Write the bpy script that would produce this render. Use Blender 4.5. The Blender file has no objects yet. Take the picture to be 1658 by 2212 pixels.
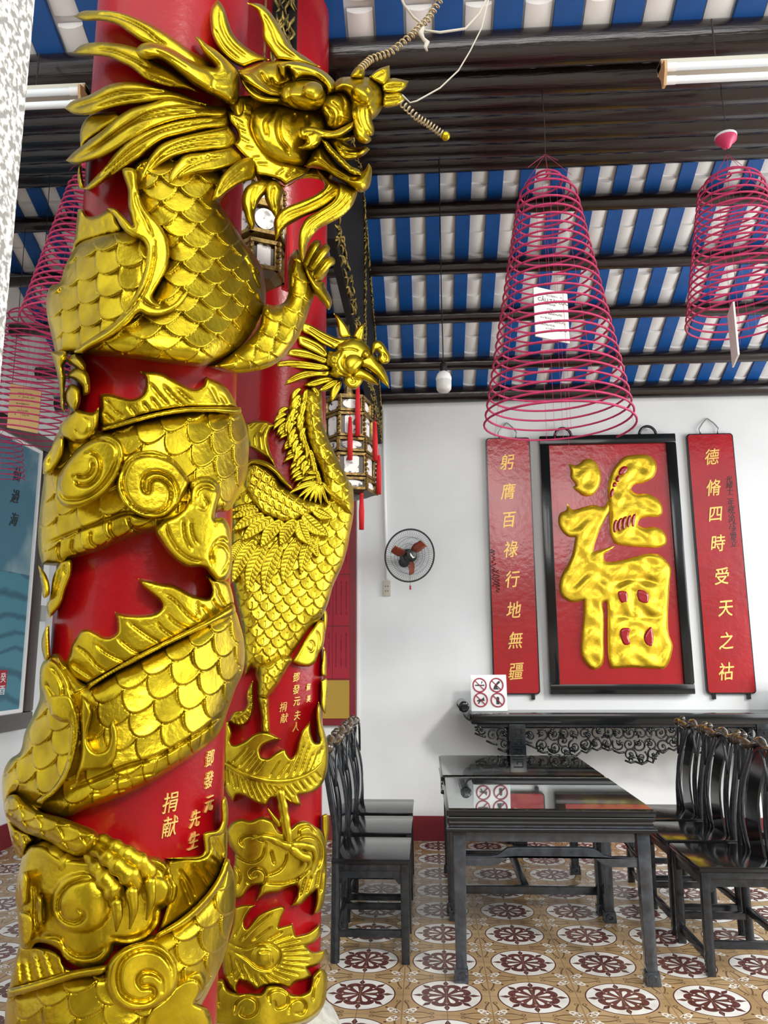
import bpy, bmesh, math, random
import numpy as np
from mathutils import Vector, Matrix
from mathutils.geometry import delaunay_2d_cdt

random.seed(7)
rng = np.random.default_rng(7)
SC = bpy.context.scene
COL = SC.collection
PI = math.pi

# ------------------------------------------------------------------ camera
FPX, CX, CY = 1650.0, 829.0, 1106.0
PITCH, YAW, ROLL = (math.radians(a) for a in (10.53, 3.20, -0.312))
EYE = np.array([0.0, 0.0, 1.555])
V_R = np.array([math.cos(YAW), math.sin(YAW), 0.0])
V_L = np.array([-math.sin(YAW), math.cos(YAW), 0.0])
V_F = math.cos(PITCH) * V_L + math.sin(PITCH) * np.array([0, 0, 1.0])
V_U = -math.sin(PITCH) * V_L + math.cos(PITCH) * np.array([0, 0, 1.0])
C_R, S_R = math.cos(ROLL), math.sin(ROLL)
cam_d = bpy.data.cameras.new('camera')
cam = bpy.data.objects.new('camera', cam_d)
COL.objects.link(cam)
cam_d.sensor_fit = 'VERTICAL'
cam_d.sensor_height = 36.0
cam_d.sensor_width = 27.0
cam_d.lens = FPX / 2212.0 * 36.0
cam_d.clip_start = 0.05
ax, ay, az = C_R * V_R + S_R * V_U, -S_R * V_R + C_R * V_U, -V_F
cam.matrix_world = Matrix(((ax[0], ay[0], az[0], EYE[0]), (ax[1], ay[1], az[1], EYE[1]), (ax[2], ay[2], az[2], EYE[2]), (0, 0, 0, 1)))
SC.camera = cam

# ------------------------------------------------------------------ world, light, exposure
SC.view_settings.view_transform = 'Standard'
SC.view_settings.look = 'None'
SC.view_settings.exposure = 0.42
SC.view_settings.gamma = 1.0
SC.view_settings.use_curve_mapping = False
W = bpy.data.worlds.new('overcast_sky')
SC.world = W
W.use_nodes = True
bgn = W.node_tree.nodes['Background']
_tc = W.node_tree.nodes.new('ShaderNodeTexCoord')
_sp = W.node_tree.nodes.new('ShaderNodeSeparateXYZ')
_rp = W.node_tree.nodes.new('ShaderNodeValToRGB')
W.node_tree.links.new(_tc.outputs['Generated'], _sp.inputs[0])
W.node_tree.links.new(_sp.outputs[2], _rp.inputs[0])
_e = _rp.color_ramp.elements
_e[0].position, _e[0].color = 0.0, (0.30, 0.30, 0.29, 1)
_e[1].position, _e[1].color = 0.55, (0.92, 0.97, 1.0, 1)
W.node_tree.links.new(_rp.outputs[0], bgn.inputs[0])
bgn.inputs[1].default_value = 1.5

def light(name, kind, loc, rot, energy, color=(1, 1, 1), size=1.0, size_y=None, angle=None):
    d = bpy.data.lights.new(name, kind)
    d.energy = energy
    d.color = color
    if kind == 'AREA':
        d.size = size
        if size_y:
            d.shape = 'RECTANGLE'
            d.size_y = size_y
    if angle is not None:
        d.angle = angle
    o = bpy.data.objects.new(name, d)
    o.location = loc
    o.rotation_euler = rot
    COL.objects.link(o)
    return o

# daylight falling in from the open courtyard behind the viewer
light('courtyard_daylight', 'AREA', (0.6, -2.2, 4.6), (math.radians(60), 0, math.radians(-4)), 150, (1.0, 0.98, 0.95), 6.0, 2.2)
light('hazy_sun', 'SUN', (2, -4, 6), (math.radians(60), 0, math.radians(32)), 1.0, (1.0, 0.95, 0.86), angle=math.radians(7))
# added fill lamp, out of view on the right, to brighten the back wall
light('side_fill', 'AREA', (5.6, 3.6, 2.4), (math.radians(90), 0, math.radians(90)), 190, (0.95, 0.98, 1.0), 4.5, 2.4)

# ------------------------------------------------------------------ pixel helpers (photo frame 1658 x 2212)
def ray(x, y):
    x = np.asarray(x, float) - CX
    y = np.asarray(y, float) - CY
    u = C_R * x + S_R * y
    v = -S_R * x + C_R * y
    d = V_F + u[..., None] / FPX * V_R - v[..., None] / FPX * V_U
    return d / np.linalg.norm(d, axis=-1, keepdims=True)
def at(ax_, x, y, c):
    d = ray(x, y)
    return EYE + d * ((c - EYE[ax_]) / d[ax_])
def atx(x, y, c): return at(0, x, y, c)
def aty(x, y, c): return at(1, x, y, c)
def atz(x, y, c): return at(2, x, y, c)

# ------------------------------------------------------------------ materials
class NV:
    """a tiny expression wrapper over math nodes"""
    def __init__(s, nt, v): s.nt, s.v = nt, v
    def _m(s, op, *a, clamp=False):
        n = s.nt.nodes.new('ShaderNodeMath')
        n.operation = op
        n.use_clamp = clamp
        for i, q in enumerate(a):
            q = q.v if isinstance(q, NV) else q
            if isinstance(q, (int, float)): n.inputs[i].default_value = q
            else: s.nt.links.new(q, n.inputs[i])
        return NV(s.nt, n.outputs[0])
    def __add__(s, o): return s._m('ADD', s, o)
    def __radd__(s, o): return s._m('ADD', o, s)
    def __sub__(s, o): return s._m('SUBTRACT', s, o)
    def __rsub__(s, o): return s._m('SUBTRACT', o, s)
    def __mul__(s, o): return s._m('MULTIPLY', s, o)
    def __rmul__(s, o): return s._m('MULTIPLY', o, s)
    def __truediv__(s, o): return s._m('DIVIDE', s, o)
    def fn(s, op, *a): return s._m(op, s, *a)
    def lt(s, o): return s._m('LESS_THAN', s, o)
    def gt(s, o): return s._m('GREATER_THAN', s, o)
    def abs(s): return s._m('ABSOLUTE', s)
    def mx(s, o): return s._m('MAXIMUM', s, o)
    def mn(s, o): return s._m('MINIMUM', s, o)
    def band(s, lo, hi): return s.gt(lo) * s.lt(hi)

def mat(name, color, rough=0.5, metal=0.0, spec=0.5, coat=0.0, bump=0.0, bscale=40.0, vary=0.0, vscale=6.0, bdist=0.004, stretch=None, **kw):
    m = bpy.data.materials.new(name)
    m.use_nodes = True
    nt = m.node_tree
    b = nt.nodes['Principled BSDF']
    b.inputs['Base Color'].default_value = (*color, 1)
    b.inputs['Roughness'].default_value = rough
    b.inputs['Metallic'].default_value = metal
    b.inputs['Specular IOR Level'].default_value = spec
    b.inputs['Coat Weight'].default_value = coat
    b.inputs['Coat Roughness'].default_value = kw.get('coat_rough', 0.08)
    if 'ior' in kw: b.inputs['IOR'].default_value = kw['ior']
    if 'trans' in kw: b.inputs['Transmission Weight'].default_value = kw['trans']
    if 'alpha' in kw: b.inputs['Alpha'].default_value = kw['alpha']
    if 'emit' in kw:
        b.inputs['Emission Color'].default_value = (*kw['emit'], 1)
        b.inputs['Emission Strength'].default_value = kw.get('estr', 1.0)
    tc = None
    if bump or vary:
        tc = nt.nodes.new('ShaderNodeTexCoord')
        src = tc.outputs['Object']
        if stretch:
            mp = nt.nodes.new('ShaderNodeMapping')
            mp.inputs['Scale'].default_value = stretch
            nt.links.new(src, mp.inputs['Vector'])
            src = mp.outputs[0]
    if bump:
        n = nt.nodes.new('ShaderNodeTexNoise')
        n.inputs['Scale'].default_value = bscale
        n.inputs['Detail'].default_value = 5
        nt.links.new(src, n.inputs['Vector'])
        bp = nt.nodes.new('ShaderNodeBump')
        bp.inputs['Strength'].default_value = bump
        bp.inputs['Distance'].default_value = bdist
        nt.links.new(n.outputs['Fac'], bp.inputs['Height'])
        nt.links.new(bp.outputs[0], b.inputs['Normal'])
        if coat: nt.links.new(bp.outputs[0], b.inputs['Coat Normal'])
    if vary:
        n = nt.nodes.new('ShaderNodeTexNoise')
        n.inputs['Scale'].default_value = vscale
        n.inputs['Detail'].default_value = 4
        nt.links.new(src, n.inputs['Vector'])
        r = nt.nodes.new('ShaderNodeValToRGB')
        r.color_ramp.elements[0].position = 0.3
        r.color_ramp.elements[1].position = 0.7
        c2 = kw.get('color2', tuple(c * (1 - vary) for c in color))
        r.color_ramp.elements[0].color = (*c2, 1)
        r.color_ramp.elements[1].color = (*color, 1)
        nt.links.new(n.outputs['Fac'], r.inputs[0])
        nt.links.new(r.outputs[0], b.inputs['Base Color'])
    return m

M = {}
M['gold'] = mat('gilding', (0.62, 0.465, 0.018), 0.29, 0.94, bump=0.5, bscale=60, bdist=0.003, vary=0.3, vscale=14, color2=(0.34, 0.235, 0.008))
M['gold2'] = mat('gilding_fine', (0.60, 0.465, 0.022), 0.31, 0.92, bump=0.35, bscale=110, bdist=0.002, vary=0.3, vscale=20, color2=(0.34, 0.24, 0.01))
M['red'] = mat('red_lacquer', (0.31, 0.002, 0.006), 0.28, 0.0, 0.22, coat=0.12, bump=0.28, bscale=60, bdist=0.003, vary=0.25, vscale=5)
M['black'] = mat('black_lacquer', (0.008, 0.009, 0.010), 0.13, 0.0, 0.4, coat=0.0, bump=0.08, bscale=25, bdist=0.002)
M['blackworn'] = mat('worn_black_lacquer', (0.007, 0.009, 0.011), 0.19, 0.0, 0.5, bump=0.1, bscale=50, bdist=0.001, vary=0.3, vscale=25, color2=(0.020, 0.024, 0.030))
M['wall'] = mat('white_plaster', (0.83, 0.85, 0.86), 0.75, vary=0.12, vscale=1.3, bump=0.15, bscale=8)
M['redpaint'] = mat('dark_red_paint', (0.20, 0.012, 0.02), 0.55)
M['darkwood'] = mat('dark_varnished_wood', (0.012, 0.006, 0.006), 0.17, 0, 0.6, coat=0.1, bump=0.3, bscale=12, stretch=(0.6, 8, 8), bdist=0.006, vary=0.4, vscale=9)
M['white'] = mat('white_enamel', (0.85, 0.86, 0.86), 0.35)
M['tablelac'] = mat('table_lacquer_painted_sheen', (0.012, 0.015, 0.020), 0.17, 0.0, 0.8, bump=0.1, bscale=50, bdist=0.001, vary=0.3, vscale=18, color2=(0.04, 0.05, 0.065))  # black lacquer; the paler blue-grey tone paints in the sky's reflection
M['string'] = mat('cotton_string', (0.42, 0.39, 0.33), 0.8)
M['darkstring'] = mat('dark_cord', (0.03, 0.02, 0.02), 0.8)

# ------------------------------------------------------------------ object helpers
def link(name, me, m=None, parent=None):
    o = bpy.data.objects.new(name, me)
    COL.objects.link(o)
    if m is not None and me is not None:
        for q in (m if isinstance(m, (list, tuple)) else [m]): me.materials.append(q)
    if parent is not None:
        o.parent = parent
        o.matrix_parent_inverse = Matrix.Translation(parent.location).inverted() if parent.rotation_euler[2] == 0 else parent.matrix_basis.inverted()
    return o
def tag(o, label, cat, group=None, kind=None):
    o['label'] = label
    o['category'] = cat
    if group: o['group'] = group
    if kind: o['kind'] = kind
    return o
def thing(name, label, cat, loc=(0, 0, 0), rz=0.0, group=None):
    o = bpy.data.objects.new(name, None)
    o.location = loc
    o.rotation_euler = (0, 0, rz)
    o.empty_display_size = 0.1
    COL.objects.link(o)
    return tag(o, label, cat, group)
def structure(o):
    o['kind'] = 'structure'
    return o
def dup(root, loc=None, rz=None, label=None):
    r = root.copy()
    COL.objects.link(r)
    if loc is not None: r.location = loc
    if rz is not None: r.rotation_euler = (0, 0, rz)
    if label: r['label'] = label
    for ch in list(root.children):
        c = ch.copy()
        COL.objects.link(c)
        c.parent = r
        for g in list(ch.children):
            d = g.copy()
            COL.objects.link(d)
            d.parent = c
    return r

class MB:
    """collects vertices and faces, in the local frame of its parent"""
    def __init__(s): s.v, s.f = [], []
    def add(s, vs, fs):
        k = len(s.v)
        s.v += [tuple(map(float, q)) for q in vs]
        s.f += [tuple(i + k for i in q) for q in fs]
        return s
    def box(s, x0, x1, y0, y1, z0, z1, top=None):
        vs = [(x0, y0, z0), (x1, y0, z0), (x1, y1, z0), (x0, y1, z0), (x0, y0, z1), (x1, y0, z1), (x1, y1, z1), (x0, y1, z1)]
        return s.add(vs, [(0, 3, 2, 1), (4, 5, 6, 7), (0, 1, 5, 4), (1, 2, 6, 5), (2, 3, 7, 6), (3, 0, 4, 7)])
    def hexa(s, vs):
        return s.add(vs, [(0, 3, 2, 1), (4, 5, 6, 7), (0, 1, 5, 4), (1, 2, 6, 5), (2, 3, 7, 6), (3, 0, 4, 7)])
    def bar(s, a, b, w, h=None, up=(0, 0, 1), w2=None, h2=None):
        a, b, up = Vector(a), Vector(b), Vector(up)
        h = w if h is None else h
        d = (b - a).normalized()
        if abs(d.dot(up)) > 0.99: up = Vector((0, 1, 0))
        sx = d.cross(up).normalized()
        sz = sx.cross(d)
        w2 = w if w2 is None else w2
        h2 = h if h2 is None else h2
        vs = []
        for p, ww, hh in ((a, w, h), (b, w2, h2)):
            for i, j in ((-1, -1), (1, -1), (1, 1), (-1, 1)): vs.append(p + sx * (i * ww / 2) + sz * (j * hh / 2))
        return s.add(vs, [(0, 3, 2, 1), (4, 5, 6, 7), (0, 1, 5, 4), (1, 2, 6, 5), (2, 3, 7, 6), (3, 0, 4, 7)])
    def tube(s, pts, rad, n=8, closed=False, cap=True):
        pts = np.asarray(pts, float)
        k = len(pts)
        rad = np.broadcast_to(np.asarray(rad, float), (k,))
        if closed: tg = np.roll(pts, -1, 0) - np.roll(pts, 1, 0)
        else: tg = np.gradient(pts, axis=0)
        tg /= np.linalg.norm(tg, axis=1, keepdims=True) + 1e-12
        nrm = np.cross(tg[0], (0, 0, 1.0))
        if np.linalg.norm(nrm) < 1e-3: nrm = np.cross(tg[0], (0, 1.0, 0))
        nrm /= np.linalg.norm(nrm)
        vs = []
        for i in range(k):
            nrm = nrm - tg[i] * np.dot(nrm, tg[i])
            nrm /= np.linalg.norm(nrm) + 1e-12
            bn = np.cross(tg[i], nrm)
            for j in range(n):
                a = 2 * PI * j / n
                vs.append(pts[i] + rad[i] * (math.cos(a) * nrm + math.sin(a) * bn))
        fs = []
        for i in range(k if closed else k - 1):
            q = (i + 1) % k
            for j in range(n):
                j2 = (j + 1) % n
                fs.append((i * n + j, i * n + j2, q * n + j2, q * n + j))
        if not closed and cap:
            fs.append(tuple(range(n - 1, -1, -1)))
            fs.append(tuple((k - 1) * n + j for j in range(n)))
        return s.add(vs, fs)
    def lathe(s, prof, n=24, c=(0, 0, 0), axis='z', a0=0.0):
        vs, fs = [], []
        k = len(prof)
        for r, z in prof:
            for j in range(n):
                a = a0 + 2 * PI * j / n
                p = (r * math.cos(a), r * math.sin(a), z)
                if axis == 'y': p = (p[0], p[2], p[1])
                elif axis == 'x': p = (p[2], p[0], p[1])
                vs.append((p[0] + c[0], p[1] + c[1], p[2] + c[2]))
        for i in range(k - 1):
            for j in range(n):
                j2 = (j + 1) % n
                fs.append((i * n + j, i * n + j2, (i + 1) * n + j2, (i + 1) * n + j))
        fs.append(tuple(range(n - 1, -1, -1)))
        fs.append(tuple((k - 1) * n + j for j in range(n)))
        return s.add(vs, fs)
    def ball(s, c, r, n=12, sc=(1, 1, 1)):
        vs, fs = [], []
        for i in range(n + 1):
            t = PI * i / n
            for j in range(2 * n):
                a = PI * j / n
                vs.append((c[0] + r * sc[0] * math.sin(t) * math.cos(a), c[1] + r * sc[1] * math.sin(t) * math.sin(a), c[2] + r * sc[2] * math.cos(t)))
        for i in range(n):
            for j in range(2 * n):
                j2 = (j + 1) % (2 * n)
                fs.append((i * 2 * n + j, (i + 1) * 2 * n + j, (i + 1) * 2 * n + j2, i * 2 * n + j2))
        return s.add(vs, fs)
    def prism(s, poly, frame, depth):
        """poly in 2D, frame = (origin, ex, ey, en): extruded by depth along en"""
        o, ex, ey, en = (Vector(q) for q in frame)
        from mathutils.geometry import tessellate_polygon
        n = len(poly)
        vs = [o + ex * x + ey * y for x, y in poly] + [o + ex * x + ey * y + en * depth for x, y in poly]
        tri = tessellate_polygon([[Vector((x, y, 0)) for x, y in poly]])
        fs = [tuple(t) for t in tri] + [tuple(i + n for i in reversed(t)) for t in tri]
        fs += [(i, (i + 1) % n, (i + 1) % n + n, i + n) for i in range(n)]
        return s.add(vs, fs)
    def mesh(s, name, smooth=None):
        me = bpy.data.meshes.new(name)
        me.from_pydata(s.v, [], s.f)
        bm = bmesh.new()
        bm.from_mesh(me)
        bmesh.ops.recalc_face_normals(bm, faces=bm.faces)
        bm.to_mesh(me)
        bm.free()
        if smooth is not None:
            me.polygons.foreach_set('use_smooth', [True] * len(me.polygons))
            if smooth < 180: me.set_sharp_from_angle(angle=math.radians(smooth))
        me.update()
        return me
    def build(s, name, m, parent=None, smooth=35, bevel=0.0):
        me = s.mesh(name, smooth)
        if bevel:
            bm = bmesh.new()
            bm.from_mesh(me)
            es = [e for e in bm.edges if len(e.link_faces) == 2 and e.calc_face_angle(0) > 0.6]
            bmesh.ops.bevel(bm, geom=es, offset=bevel, segments=2, affect='EDGES', profile=0.6)
            bm.to_mesh(me)
            bm.free()
            me.polygons.foreach_set('use_smooth', [True] * len(me.polygons))
            me.set_sharp_from_angle(angle=math.radians(50))
        if parent is None: return link(name, me, m)
        o = bpy.data.objects.new(name, me)
        COL.objects.link(o)
        me.materials.append(m)
        o.parent = parent
        return o

def text_mesh(body, size, depth=0.0, shear=0.0, bold=0.0, align='CENTER'):
    c = bpy.data.curves.new('txt', 'FONT')
    c.body = body
    c.size = size
    c.extrude = depth
    c.shear = shear
    c.offset = bold
    c.align_x = align
    c.align_y = 'CENTER'
    c.resolution_u = 3
    o = bpy.data.objects.new('txt', c)
    COL.objects.link(o)
    dg = bpy.context.evaluated_depsgraph_get()
    me = bpy.data.meshes.new_from_object(o.evaluated_get(dg))
    bpy.data.objects.remove(o)
    bpy.data.curves.remove(c)
    return me
def glyph(name, body, size, frame, m, parent=None, depth=0.004, shear=0.0, bold=0.0, fit=None, wobble=0.0, aspect=1.0):
    """writing: frame = (centre, ex, ey) in world or parent space"""
    me = text_mesh(body, size, depth, shear)
    n = len(me.vertices)
    co = np.empty(n * 3)
    me.vertices.foreach_get('co', co)
    co = co.reshape(-1, 3)
    if n:
        mid = (co.max(0) + co.min(0)) / 2
        co[:, :2] -= mid[:2]
        co[:, 0] *= aspect
        if wobble:
            co[:, 1] += wobble * size * (co[:, 0] / size) * 0.35
            co[:, 0] += wobble * size * 0.12 * np.sin(co[:, 1] / size * 5)
    if bold and n:      # a heavier brush: the glyph laid over itself, slightly shifted
        fs = [tuple(p.vertices) for p in me.polygons]
        me = bpy.data.meshes.new(name)
        sh_ = [(-bold, -bold * .6, 0), (bold, -bold * .3, .0003), (0, bold, .0006)]
        me.from_pydata([tuple(v) for q in sh_ for v in co + np.array(q)], [], [tuple(i + k * n for i in f) for k in range(3) for f in fs])
        co = np.concatenate([co + np.array(q) for q in sh_])
    o_, ex, ey = (np.array(q, float) for q in frame)
    en = np.cross(ex, ey)
    co = o_ + co[:, :1] * ex + co[:, 1:2] * ey + co[:, 2:3] * en
    me.vertices.foreach_set('co', co.ravel())
    me.update()
    ob = bpy.data.objects.new(name, me)
    COL.objects.link(ob)
    me.materials.clear()
    me.materials.append(m)
    if parent: ob.parent = parent
    return ob

def scribble(name, c, w, hgt, frame, m, parent, seed, wr=.0008, vertical=False):
    """an illegible line of handwriting: broken wavy strokes"""
    r = np.random.default_rng(seed)
    ex, ey = (np.array(q, float) for q in frame)
    b = MB()
    n = max(2, int(w / (hgt * .8)))
    for i in range(n):
        if r.random() < .12: continue
        t = np.linspace(0, 1, 7)
        x = -w / 2 + w * (i + t * .85) / n
        y = hgt * .5 * np.sin(t * r.uniform(5, 11) + r.uniform(0, 6)) * r.uniform(.4, 1)
        if vertical: x, y = y, -x
        b.tube(np.array(c) + x[:, None] * ex + y[:, None] * ey, wr, 4)
    return b.build(name, m, parent)

# ------------------------------------------------------------------ relief carving
def parse(s, ox=0.0, oy=0.0, sc=1.0):
    pts, sharp = [], []
    for tok in s.split():
        sh = tok.endswith('*')
        a, b = tok.rstrip('*').split(',')
        pts.append((ox + float(a) / sc, oy + float(b) / sc))
        sharp.append(sh)
    return np.array(pts), sharp
CROP = {'A': (130, 0, 3.995), 'B': (480, 100, 3.995), 'C': (90, 380, 3.995), 'D': (400, 380, 3.995), 'E': (80, 760, 3.604), 'F': (70, 1130, 3.604), 'G': (0, 1500, 3.188),
        'H': (0, 1750, 3.188), 'P': (480, 880, 5.348), 'Q': (470, 1150, 5.348), 'R': (470, 1390, 5.348), 'S': (440, 1690, 3.173), 'U': (600, 660, 3.526), 'W': (440, 1400, 2.724), '.': (0, 0, 1)}
def curve(pts, sharp, closed, step):
    n = len(pts)
    out = []
    for i in range(n if closed else n - 1):
        p1, p2 = pts[i], pts[(i + 1) % n]
        p0 = pts[(i - 1) % n] if (closed or i > 0) else 2 * p1 - p2
        p3 = pts[(i + 2) % n] if (closed or i + 2 < n) else 2 * p2 - p1
        if sharp[i]: p0 = 2 * p1 - p2
        if sharp[(i + 1) % n]: p3 = 2 * p2 - p1
        L = np.linalg.norm(p2 - p1)
        k = max(1, int(round(L / step)))
        e = np.linalg.norm(p1 - p0) + 1e-6
        g = np.linalg.norm(p3 - p2) + 1e-6
        m1 = ((p1 - p0) / e + (p2 - p1) / (L + 1e-6)) * 0.5 * L
        m2 = ((p3 - p2) / g + (p2 - p1) / (L + 1e-6)) * 0.5 * L
        t = np.arange(k)[:, None] / k
        h00, h10, h01, h11 = 2 * t**3 - 3 * t**2 + 1, t**3 - 2 * t**2 + t, -2 * t**3 + 3 * t**2, t**3 - t**2
        out.append(h00 * p1 + h10 * m1 + h01 * p2 + h11 * m2)
    if not closed: out.append(pts[-1:])
    return np.concatenate(out)
def line(s, crop='.', step=4.0):
    p, sh = parse(s, *CROP[crop])
    return curve(p, sh, False, step)
def seg_dist(P, Q, closed):
    """distance of the points P to the polyline Q, and the parameter 0..1 along it"""
    A = Q if closed else Q[:-1]
    B = np.roll(Q, -1, 0) if closed else Q[1:]
    best = np.full(len(P), 1e9)
    par = np.zeros(len(P))
    m = len(A)
    for c in range(0, len(P), 4000):
        p = P[c:c + 4000, None, :]
        d = B - A
        t = np.clip(((p - A) * d).sum(-1) / ((d * d).sum(-1) + 1e-9), 0, 1)
        q = np.hypot(p[..., 0] - A[:, 0] - t * d[:, 0], p[..., 1] - A[:, 1] - t * d[:, 1])
        k = q.argmin(1)
        r = np.arange(len(k))
        best[c:c + 4000] = q[r, k]
        par[c:c + 4000] = (k + t[r, k]) / m
    return best, par
def inside(P, Q):
    x, y = P[:, 0], P[:, 1]
    r = np.zeros(len(P), bool)
    x0, y0 = Q[:, 0], Q[:, 1]
    x1, y1 = np.roll(x0, -1), np.roll(y0, -1)
    for a, b, c, d in zip(x0, y0, x1, y1):
        if b == d: continue
        w = (b > y) != (d > y)
        r ^= w & (x < (c - a) * (y - b) / (d - b) + a)
    return r

class Shaft:
    """a column's axis and radius; forward = horizontally from the viewer to the axis"""
    def __init__(s, azc, D, R, spread=1.42):
        s.D, s.R, s.spread = D, R, spread
        s.ef = np.array([math.sin(azc), math.cos(azc), 0])
        s.el = np.array([math.cos(azc), -math.sin(azc), 0])
        s.c = s.ef * D
    def depth(s, px, py, lift=0.0, flat=None, clamp=0.76):
        """distance along each ray to the sheet wrapped round the shaft (or to a flat board: flat = (q, slope))"""
        d = ray(px, py)
        df, dl = d @ s.ef, d @ s.el
        R = s.R + lift
        t = np.full(len(d), s.D - R) / df
        for _ in range(25):
            l = t * dl
            if flat is None:
                lc = np.clip(l, -clamp * R, clamp * R)
                g = np.sqrt(R * R - lc * lc) - clamp / math.sqrt(1 - clamp**2) * np.abs(l - lc)
            else:
                g = flat[0] + flat[1] * l
            t = (s.D - g) / df
        return t
    def unwrap(s, px, py):
        d = ray(px, py)
        a = np.arctan2(d[:, 0], d[:, 1])
        a0 = math.atan2(s.ef[0], s.ef[1])
        q = np.clip(np.sin(a - a0) * s.D / (s.R * s.spread), -0.985, 0.985)
        return np.arcsin(q) * s.R * s.spread * FPX / s.D * 0.98, np.asarray(py, float)

def scale_field(a, b, w, l, k=1.03, rib=0.0, pw=1.0):
    """overlapping fish scales; the free edge looks towards +b. 0..1"""
    j0 = np.floor(b / l).astype(int)
    done = np.zeros(len(a), bool)
    h = np.zeros(len(a))
    for dj in range(-2, 2):
        j = j0 + dj
        u = a / w - 0.5 * (j % 2)
        u = u - np.round(u)
        f = np.clip(1 - (2 * u)**2, 0, 1)**pw
        t = j * l + k * l * f - b
        hit = (t >= 0) & ~done
        e = np.clip(t / (0.10 * l), 0, 1)
        v = (1 - 0.86 * np.clip(t / (1.9 * l), 0, 1)**.8) * (0.30 + 0.70 * e * (2 - e)) + 0.10 * f
        if rib:
            v = v - rib * np.exp(-(u * w / 1.2)**2) * (t < 0.9 * l) * (t > .2 * l)
        h = np.where(hit, v, h)
        done |= hit
    return h

def relief(name, shaft, outline, parent, m, lift=0.0, H=0.03, edge=14, step=4.0, flat=None, grooves=(), ridges=(), scales=None, dome=0.0, thick=0.05,
           p=2.0, tilt=None, back=False, crop='.', extra=None, bumps=()):
    """a carved piece: outline on the shaft (photo frame), raised by H with a rounded edge, cut by grooves, covered by scales"""
    op, sh = parse(outline, *CROP[crop]) if isinstance(outline, str) else (np.asarray(outline), [False] * len(outline))
    Q = curve(op, sh, True, step)
    lo, hi = Q.min(0), Q.max(0)
    gx = np.arange(lo[0], hi[0], step)
    gy = np.arange(lo[1], hi[1], step * 0.866)
    X, Y = np.meshgrid(gx, gy)
    X = X + (np.arange(len(gy)) % 2)[:, None] * step * 0.5
    G = np.c_[X.ravel(), Y.ravel()]
    G = G[inside(G, Q)]
    d, _ = seg_dist(G, Q, True)
    G, d = G[d > 0.55 * step], d[d > 0.55 * step]
    nb = len(Q)
    allp = np.r_[Q, G]
    vs, _e, fs, ov, _1, _2 = delaunay_2d_cdt([Vector(q) for q in allp], [(i, (i + 1) % nb) for i in range(nb)], [list(range(nb))], 1, 1e-4)
    P = np.array([(v.x, v.y) for v in vs])
    dd, _ = seg_dist(P, Q, True)
    e = np.clip(dd / edge, 0, 1)
    h = H * (1 - (1 - e)**p)**(1 / p)
    if dome: h = h + dome * (dd / max(dd.max(), 1))**0.6
    if tilt is not None: h = h + tilt[0] * (P[:, 0] - P[:, 0].mean()) + tilt[1] * (P[:, 1] - P[:, 1].mean())
    if scales is not None:
        ang, w, l, A = scales[:4]
        s_, y_ = shaft.unwrap(P[:, 0], P[:, 1]) if flat is None else (P[:, 0], P[:, 1])
        c_, n_ = math.cos(math.radians(ang)), math.sin(math.radians(ang))
        h = h + A * scale_field(s_ * c_ + y_ * n_, -s_ * n_ + y_ * c_, w, l, rib=scales[4] if len(scales) > 4 else 0, pw=scales[5] if len(scales) > 5 else 1.0) * np.clip(dd / 8, 0, 1)
    for sign, lst in ((-1, grooves), (1, ridges)):
        for gr in lst:
            pl, gw, gd = gr[:3]
            if isinstance(pl, str): pl = line(pl, crop)
            near = ((P > pl.min(0) - 3 * gw) & (P < pl.max(0) + 3 * gw)).all(1)
            if not near.any(): continue
            g, par = seg_dist(P[near], pl, False)
            taper = np.clip(np.minimum(par, 1 - par) * 8, 0.25, 1)
            if sign < 0: h[near] -= gd * taper * np.exp(-(g / gw)**2)
            else: h[near] += gd * taper * np.sqrt(np.clip(1 - (g / gw)**2, 0, 1))
    for (bx, by, br, bh) in bumps:
        if crop != '.': bx, by, br = CROP[crop][0] + bx / CROP[crop][2], CROP[crop][1] + by / CROP[crop][2], br / CROP[crop][2]
        h = h + bh * np.sqrt(np.clip(1 - ((P[:, 0] - bx)**2 + (P[:, 1] - by)**2) / br**2, 0, 1))
    if extra is not None: h = h + extra(P, dd)
    t = shaft.depth(P[:, 0], P[:, 1], lift, flat)
    dr = ray(P[:, 0], P[:, 1])
    top = EYE + dr * (t - h)[:, None]
    tb = shaft.depth(Q[:, 0], Q[:, 1], lift, flat)
    db = ray(Q[:, 0], Q[:, 1])
    rim = EYE + db * (tb)[:, None]
    low = EYE + db * (tb + thick)[:, None]
    n0 = len(top)
    verts = np.r_[top, rim, low]
    faces = []
    for f in fs:
        a, b, c = (P[i] for i in f[:3])
        if (b[0] - a[0]) * (c[1] - a[1]) - (b[1] - a[1]) * (c[0] - a[0]) > 0: f = f[::-1]
        faces.append(tuple(f))
    area = np.sum(Q[:, 0] * np.roll(Q[:, 1], -1) - np.roll(Q[:, 0], -1) * Q[:, 1])
    for i in range(nb):
        j = (i + 1) % nb
        q = (n0 + i, n0 + j, n0 + nb + j, n0 + nb + i)
        faces.append(q if area > 0 else q[::-1])
    if back:
        k = len(verts)
        bk = EYE + dr * (t + thick)[:, None]
        verts = np.r_[verts, bk]
        faces += [tuple(i + k for i in f[::-1]) for f in faces[:len(fs)]]
    base = np.array(parent.location) if parent is not None else np.zeros(3)
    me = bpy.data.meshes.new(name)
    me.from_pydata([tuple(q) for q in verts - base], [], faces)
    me.polygons.foreach_set('use_smooth', [i < len(fs) for i in range(len(me.polygons))])
    me.materials.append(m)
    me.update()
    o = bpy.data.objects.new(name, me)
    COL.objects.link(o)
    o.parent = parent
    return o

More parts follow.
